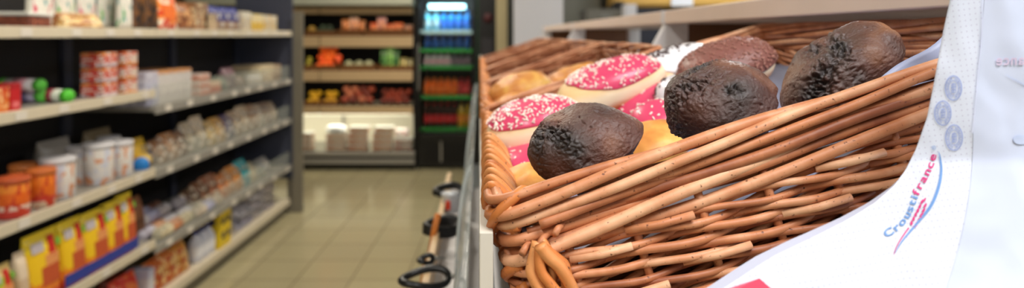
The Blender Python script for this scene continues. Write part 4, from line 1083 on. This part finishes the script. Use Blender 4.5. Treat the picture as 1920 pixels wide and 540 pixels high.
def tub(px, k, w, label, c, grp, h=.058):
    r = thing('salad_tub', label, 'tub', (PX(px), PY+.12, zs+.001+k*(h+.006)), (0,0,0), grp)
    mb = MB(); mb.box((0,0,h*.38), (w*.94,.15,h*.72)); mb.build('contents', printed('salad', [(0,c),(.6,G3i(c,1.1))], [(226,226,206),(190,110,70)], 6, .55), r, .008)
    mb = MB(); mb.box((0,0,h*.86), (w,.165,h*.22)); mb.build('lid', mat('tub_lid', (206,208,200), .25, .02), r, .006)
    return r
nm_ = ('bottom', 'second', 'third', 'top')
for s, px, n, c in (('left', 626, 3, (196,160,120)), ('middle', 667, 4, (190,130,80)), ('right', 714, 4, (190,140,90))):
    for k in range(n): tub(px+(0 if k < 3 else 3), k, .215, 'clear salad tub, %s one in the %s stack under the case lamp' % (nm_[k], s), c, 'stacked salad tubs')
r = thing('plastic_bag', 'crumpled white bag lying on top of the left stack of salad tubs', 'bag', (PX(626), PY+.12, zs+.193), (0,0,0))
mb = MB(); mb.grid(lambda u, v: sup(.11, .07, .036, u, v)*(1+.25*noise.noise(sup(.11, .07, .036, u, v)*40))+Vector((0,0,.034)), 36, 20, True); mb.build('film', mat('white_film', (236,238,240), .3, .03), r)
for k in range(3): tub(573, k, .10, 'clear salad tub, %s one in the narrow stack at the left end' % nm_[k], (176,140,100), 'narrow stack of salad tubs')
for k in range(2): tub(754, k, .20, 'dark tub, %s one at the right end of the lit shelf' % ('lower','upper')[k], (96,44,30), 'dark tubs at the right end', .058)
pouch('white_bag', 'white and pink bag standing on the dark tubs at the right end', 'bag', 0, zs+.130, .16, .07, .10, [(0,(226,216,206)),(.5,(236,226,220))], PX(751)+.035, [(226,150,140)], Y=PY+.12, yaw=-PI/2, thr=.62)

# ============================================================ DRINKS FRIDGE
fx0, fx1 = PX(781), PX(893); fm = (fx0+fx1)/2; fw = fx1-fx0
fr = thing('drinks_fridge', 'black drinks fridge with a glass door and green shelf strips at the back', 'fridge', (fm, PY, 0))
def fb(name, m, c, d, bev=0):
    mb = MB(); mb.box((c[0]-fm, c[1]-PY, c[2]), d); return mb.build(name, m, fr, bev)
fb('side', M['black'], (fx0+.012, PY+.33, 1.05), (.024, .64, 2.1)); fb('side', M['black'], (fx1-.012, PY+.33, 1.05), (.024, .64, 2.1))
fb('back', M['dark'], (fm, PY+.64, 1.05), (fw, .03, 2.1)); fb('top_box', M['black'], (fm, PY+.32, 2.08), (fw, .64, .26))
fb('lower_cabinet', M['black'], (fm, PY+.32, .17), (fw-.002, .62, .30), .004)
mb = MB()
for i in range(7): mb.box((0, -.004, .09+i*.028), (fw*.72, .006, .008))
mb.build('vent_grille', M['dark'], fr)
mb = MB(); mb.box((PX(827)-fm, -.006, .19), (.018, .008, .22)); mb.build('badge_strip', M['shelfgrey'], fr)
LF = emit('fridge_lamp', (170, 226, 236), .75)
mb = MB(); mb.box((0, .10, PZ(12)), (fw*.62, .05, .05)); mb.build('lamp_tube', LF, fr)
dx0, dx1 = PX(788), PX(886)
for nme, c, d in (('door_frame', ((dx0-.018), PY-.02, 1.15), (.036, .03, 1.62)), ('door_frame', ((dx1+.018), PY-.02, 1.15), (.036, .03, 1.62)), ('door_frame', (fm, PY-.02, PZ(256)), (fw, .03, .06)), ('door_frame', (fm, PY-.02, 1.93), (fw, .03, .07))): fb(nme, M['black'], c, d, .003)
fb('door_glass', M['clear'], (fm, PY-.02, 1.13), (dx1-dx0, .006, 1.55))
fb('door_handle', M['steel'], (dx0-.01, PY-.055, 1.1), (.02, .03, .5), .004)
GRN = mat('green_price_strip', (40, 146, 56), .4, .05); CY = mat('pale_cyan_strip', (196, 226, 226), .3, .02)
gl = []
for py, m in ((60, CY), (95, GRN), (127, GRN), (183, GRN), (244, GRN)):
    zz = PZ(py); fb('wire_shelf', M['steel'], (fm, PY+.32, zz+.012), (fw-.06, .5, .008)); fb('shelf_strip', m, (fm, PY+.065, zz), (fw-.06, .008, .04), .001)
def fridge_row(py, n, rad, h, cols, what, xs=None, deep=2):
    z = PZ(py)+.018; a, b = xs or (dx0+.02, dx1-.02)
    first = {}
    for dz in range(deep):
        for i in range(n):
            c = cols[i*len(cols)//n]; x = a+(b-a)*(i+.5)/n; loc = (x, PY+.12+dz*.10, z)
            lab, body, cap, lb_ = c
            if lab not in first: first[lab] = bottle('drink_bottle', lab, 'bottle', loc, rad, h, body, cap, lb_, 'bottles: '+lab, 14)
            else: dup(first[lab], None, loc)
fridge_row(60, 6, .036, .215, [('clear water bottle with a pale label, upper fridge shelf', (96,176,206), (206,226,240), (176,206,216)), ('blue water bottle, upper fridge shelf', (40,120,196), (60,130,220), (60,110,206)), ('blue water bottle, upper fridge shelf', (40,120,196), (60,130,220), (60,110,206))], '')
fridge_row(95, 6, .038, .16, [('dark blue bottle, second fridge shelf', (24,56,120), (30,70,150), (26,80,150))], '')
fridge_row(127, 7, .033, .125, [('small pale carton bottle, third fridge shelf', (190,190,190), (206,176,176), (206,150,160)), ('small grey bottle, third fridge shelf', (110,110,116), (150,140,146), (130,100,116))], '')
fridge_row(183, 7, .035, .18, [('orange juice bottle, fourth fridge shelf', (214,96,30), (226,120,40), (226,110,40)), ('orange juice bottle, fourth fridge shelf', (214,96,30), (226,120,40), (226,110,40)), ('red drink bottle, fourth fridge shelf', (160,40,40), (190,50,50), (190,60,60))], '')
fridge_row(244, 7, .035, .26, [('dark cola bottle with a red label, bottom fridge shelf', (40,14,14), (170,30,36), (190,36,44)), ('dark cola bottle with a red label, bottom fridge shelf', (40,14,14), (170,30,36), (190,36,44)), ('yellow drink bottle, bottom fridge shelf', (170,140,30), (150,110,30), (206,130,40))], '')

# ============================================================ things right of the fridge
r = thing('vending_cooler', 'tall black cooler turned sideways beside the drinks fridge, with a dull green edge', 'cooler', (PX(915), PY-.2, 0))
mb = MB(); mb.box((0, .35, 1.05), (.22, .9, 2.1)); mb.build('body', M['black'], r, .004)
mb = MB(); mb.box((-.098, -.104, 1.3), (.016, .006, 1.4)); mb.build('green_trim', mat('dark_green_trim', (16,58,34), .4), r)
mb = MB(); mb.lathe([(.05,-.002),(.05,.003)], 24, (.01,-.102,1.62), Matrix.Rotation(PI/2,3,'X')); mb.build('round_mark', mat('dull_red_mark', (70,24,30), .5), r)
mb = MB(); mb.box((.0,-.104,1.3), (.12,.004,.22)); mb.build('grey_panel', mat('dull_grey_panel', (44,42,48), .5), r, .001)

Z0 = 4.9
def wb(name, m, px0, px1, Y, py0, py1, dy, label, cat, extra=None):
    a = at(px0, py0, Y); b = at(px1, py1, Y); z1 = a.z; z0 = max(0, b.z) if py1 < 900 else 0
    if label is None:
        mb = MB(); mb.box(((a.x+b.x)/2, Y+dy/2, (z0+z1)/2), (b.x-a.x, dy, z1-z0)); o = mb.build(name, m, None, .002); o['kind'] = 'structure'; return o
    r = thing(name, label, cat, ((a.x+b.x)/2, Y+dy/2, z0)); mb = MB(); mb.box((0, 0, (z1-z0)/2), (b.x-a.x, dy, z1-z0)); mb.build('body', m, r, .003)
    if extra: extra(r, b.x-a.x, dy, z1-z0)
    return r
BEI = mat('beige_paint', (172, 160, 124), .6, .03); WP = mat('white_paint', (206, 206, 212), .6, .02)
wb('trim_1', BEI, 930, 951, 5.9, -260, 999, .25, None, None)
wb('trim_2', mat('grey_door_frame', (96,98,92), .5, .03), 951, 965, 6.2, -260, 999, .1, None, None)
wb('trim_3', WP, 964, 1056, 5.3, -230, 999, .45, None, None)
wb('trim_4', mat('grey_green_paint', (134,134,122), .6, .03), 1056, 1125, 5.9, -230, 999, .1, None, None)
def drawers(r, w, d, h):
    for k in range(2):
        mb = MB(); mb.box((0, -d/2-.004, h-.12-k*.3), (w*.92, .008, .22)); dd = mb.build('drawer_front', mat('grey_drawer', (104,102,94), .4), r, .002)
        mb = MB(); mb.box((0, -d/2-.014, h-.06-k*.3), (w*.3, .012, .014)); mb.build('handle', M['steel'], dd)
wb('grey_cabinet', mat('dark_olive_cabinet', (92,90,82), .4, .04), 1098, 1176, 5.2, 17, 999, .4, 'dark grey cabinet standing behind the rack, left of the white post', 'cabinet', drawers)
r = thing('coffee_machine', 'small black machine on top of the dark grey cabinet', 'machine', tuple(at(1165, 17, 5.25)+Vector((.0,.1,0))))
mb = MB(); mb.box((0,0,.022), (.14,.2,.044)); mb.build('body', M['black'], r, .008)
mb = MB(); mb.lathe([(.05,.044),(.045,.06),(.02,.068)], 20); mb.build('domed_top', M['blackrub'], r)
wb('trim_5', WP, 1172, 1194, 5.0, 8, 999, .15, None, None)
def scr(r, w, d, h):
    mb = MB(); mb.box((0, -d/2-.002, h*.9), (w*.94, .003, h*.12)); mb.build('front_panel', mat('slate_blue_panel', (44,46,58), .25), r, .001)
wb('dark_counter', mat('slate_counter', (40,42,52), .4, .05), 1195, 1240, 5.0, 16, 999, .5, 'dark slate counter unit behind the rack, right of the white post', 'counter', scr)
r = wb('yellow_cabinet', mat('yellow_beech', (206,164,84), .5, .06, 8), 1150, 1560, 5.6, -190, 12, .35, 'yellow beech wall cabinet high behind the rack', 'cabinet',
   lambda r, w, d, h: [MB().box((x*w, -d/2-.006, h/2), (w*.31, .012, h*.96)).build('door', mat('beech_door', (210,168,88), .45, .05, 8), r, .002) for x in (-.33, 0, .33)])
r = thing('wall_notice', 'white paper notice stuck on the yellow wall cabinet', 'notice', tuple(at(1279, 9, 5.58)))
mb = MB(); mb.box((0, -.0, .11), (.19, .003, .24)); mb.build('sheet', M['paper'], r)
mb = MB(); mb.box((0, -.002, .20), (.13, .002, .012)); mb.box((0, -.002, .16), (.13, .002, .008)); mb.build('text_lines', mat('grey_print', (150,150,156), .5), r)

# ============================================================ ROOM
def tilefloor():
    m, nt, b = nm('beige_floor_tiles')
    tc = N(nt, 'ShaderNodeTexCoord'); br = N(nt, 'ShaderNodeTexBrick'); br.offset = 0; br.squash = 1
    mp = N(nt, 'ShaderNodeMapping'); mp.inputs['Location'].default_value = (-.052, .1, 0)
    nt.links.new(tc.outputs['Object'], mp.inputs[0]); nt.links.new(mp.outputs[0], br.inputs['Vector'])
    br.inputs['Scale'].default_value = 1; br.inputs['Brick Width'].default_value = .324; br.inputs['Row Height'].default_value = .324
    br.inputs['Mortar Size'].default_value = .005; br.inputs['Mortar Smooth'].default_value = .3
    br.inputs['Color1'].default_value = lin((178,168,132)); br.inputs['Color2'].default_value = lin((170,160,126)); br.inputs['Mortar'].default_value = lin((126,116,90))
    nt.links.new(br.outputs['Color'], b.inputs['Base Color'])
    n = N(nt, 'ShaderNodeTexNoise'); n.inputs['Scale'].default_value = 3; nt.links.new(tc.outputs['Object'], n.inputs['Vector'])
    mr = N(nt, 'ShaderNodeMapRange'); mr.inputs['To Min'].default_value = .12; mr.inputs['To Max'].default_value = .20
    nt.links.new(n.outputs['Fac'], mr.inputs[0]); nt.links.new(mr.outputs[0], b.inputs['Roughness'])
    bp = N(nt, 'ShaderNodeBump'); bp.inputs['Strength'].default_value = .15; bp.inputs['Distance'].default_value = .002; bp.invert = True
    nt.links.new(br.outputs['Fac'], bp.inputs['Height']); nt.links.new(bp.outputs['Normal'], b.inputs['Normal'])
    return m
RX0, RX1, RY0, RY1, RH = -4.2, 3.2, -3.0, 7.8, 3.0
def rb(name, m, c, d): mb = MB(); mb.box(c, d); return struct(name, mb, m)
rb('floor', tilefloor(), ((RX0+RX1)/2, (RY0+RY1)/2, -.05), (RX1-RX0+.2, RY1-RY0+.2, .1))
rb('ceiling', mat('ceiling_paint', (206,204,196), .8, .02), ((RX0+RX1)/2, (RY0+RY1)/2, RH+.05), (RX1-RX0+.2, RY1-RY0+.2, .1))
WALL = mat('wall_paint', (176,172,160), .7, .03)
rb('wall_back', mat('dark_wall_paint', (80,76,68), .7, .04), ((RX0+RX1)/2, RY1+.05, RH/2), (RX1-RX0+.2, .1, RH))
rb('wall_left', WALL, (RX0-.05, (RY0+RY1)/2, RH/2), (.1, RY1-RY0, RH))
# right wall and front wall with daylight openings
rb('wall_right', WALL, (RX1+.05, (RY0+RY1)/2, .45), (.1, RY1-RY0, .9)); rb('wall_right', WALL, (RX1+.05, (RY0+RY1)/2, 2.85), (.1, RY1-RY0, .3))
rb('wall_right', WALL, (RX1+.05, 4.9, 1.8), (.1, 5.8, 1.8)); rb('wall_right', WALL, (RX1+.05, -2.5, 1.8), (.1, 1.0, 1.8))
rb('wall_front', WALL, ((RX0+RX1)/2, RY0-.05, RH/2), (RX1-RX0+.2, .1, RH))
mb = MB()
for y in (-2.0, .0, 2.0): mb.box((RX1+.03, y, 1.8), (.06, .06, 1.8))
for zz in (.93, 2.67): mb.box((RX1+.03, 0, zz), (.06, 4.0, .06))
struct('window_1', mb, M['steel'])
# ceiling lights
def clight(x, y, lx, ly, power, col, label):
    r = thing('ceiling_light', label, 'ceiling light', (x, y, RH-.03)); 
    mb = MB(); mb.box((0,0,0), (lx+.04, ly+.04, .05)); mb.build('housing', M['shelfmetal'], r)
    mb = MB(); mb.box((0,0,-.028), (lx, ly, .008)); mb.build('diffuser', emit('diffuser_glow', (255,250,240), 3), r)
    l = bpy.data.lights.new('panel_light', 'AREA'); l.shape = 'RECTANGLE'; l.size = lx; l.size_y = ly; l.energy = power; l.color = col
    o = bpy.data.objects.new('panel_light', l); C.objects.link(o); o.location = (x, y, RH-.07)
WARM = (1.0, .90, .74)
clight(-.9, 2.6, .3, 1.4, 22, WARM, 'ceiling light above the near part of the aisle')
clight(-.9, 5.4, .3, 1.4, 22, WARM, 'ceiling light above the far part of the aisle')
clight(.85, -.35, 1.2, .8, 30, (.97, .97, 1.0), 'ceiling light above the near end of the bakery rack')
clight(-.9, -1.2, .3, 1.4, 26, (1, .96, .9), 'ceiling light above the aisle behind the viewer')
clight(1.9, 4.6, .6, 1.2, 22, (.95,.97,1), 'ceiling light behind the bakery rack')
# daylight through the window on the right
l = bpy.data.lights.new('window_daylight', 'AREA'); l.shape = 'RECTANGLE'; l.size = 4.0; l.size_y = 1.7; l.energy = 48; l.color = (.80, .88, 1.0)
o = bpy.data.objects.new('window_daylight', l); C.objects.link(o); o.location = (RX1+.12, 0, 1.8); o.rotation_euler = (0, rd(90), 0)
# lamp tubes of the produce case and the fridge, plus added shelf lights
l = bpy.data.lights.new('case_tube', 'AREA'); l.shape = 'RECTANGLE'; l.size = w-.2; l.size_y = .05; l.energy = 5.2; l.color = (1, .95, .78)
o = bpy.data.objects.new('case_tube', l); C.objects.link(o); o.location = (xm, PY+.10, PZ(214)-.03); o.rotation_euler = (rd(42), 0, 0)
for yy in (26, 88, 152):  # added lights without fixtures, to brighten the fruit on the shelves
    l = bpy.data.lights.new('shelf_fill_light', 'AREA'); l.shape = 'RECTANGLE'; l.size = 1.3; l.size_y = .03; l.energy = .8; l.color = (1, .86, .66)
    o = bpy.data.objects.new('shelf_fill_light', l); C.objects.link(o); o.location = (PX(672), PY+.03, PZ(yy)-.012); o.rotation_euler = (rd(12), 0, 0)
l = bpy.data.lights.new('fridge_tube', 'AREA'); l.shape = 'RECTANGLE'; l.size = .4; l.size_y = .05; l.energy = 8; l.color = (.72, .95, 1)
o = bpy.data.objects.new('fridge_tube', l); C.objects.link(o); o.location = (fm, PY+.06, PZ(2)); o.rotation_euler = (rd(35), 0, 0)

wd = bpy.data.worlds.new('world'); bpy.context.scene.world = wd; wd.use_nodes = True
wn = wd.node_tree.nodes['Background']; wn.inputs[0].default_value = (.75, .85, 1, 1); wn.inputs[1].default_value = .6

# ============================================================ CAMERA
cam = bpy.data.cameras.new('camera'); co = bpy.data.objects.new('camera', cam); C.objects.link(co)
co.location = (0, 0, EYE); co.rotation_euler = (PI/2, 0, 0)
cam.sensor_width = 36; cam.lens = 36*F/1920; cam.shift_x = (960-VX)/1920; cam.shift_y = -(270-VY)/1920
cam.clip_start = .01; cam.dof.use_dof = True; cam.dof.focus_distance = .50; cam.dof.aperture_fstop = 4.2
bpy.context.scene.camera = co
vs = bpy.context.scene.view_settings
vs.view_transform = 'Standard'; vs.look = 'None'; vs.gamma = 1; vs.use_curve_mapping = False; vs.exposure = .6
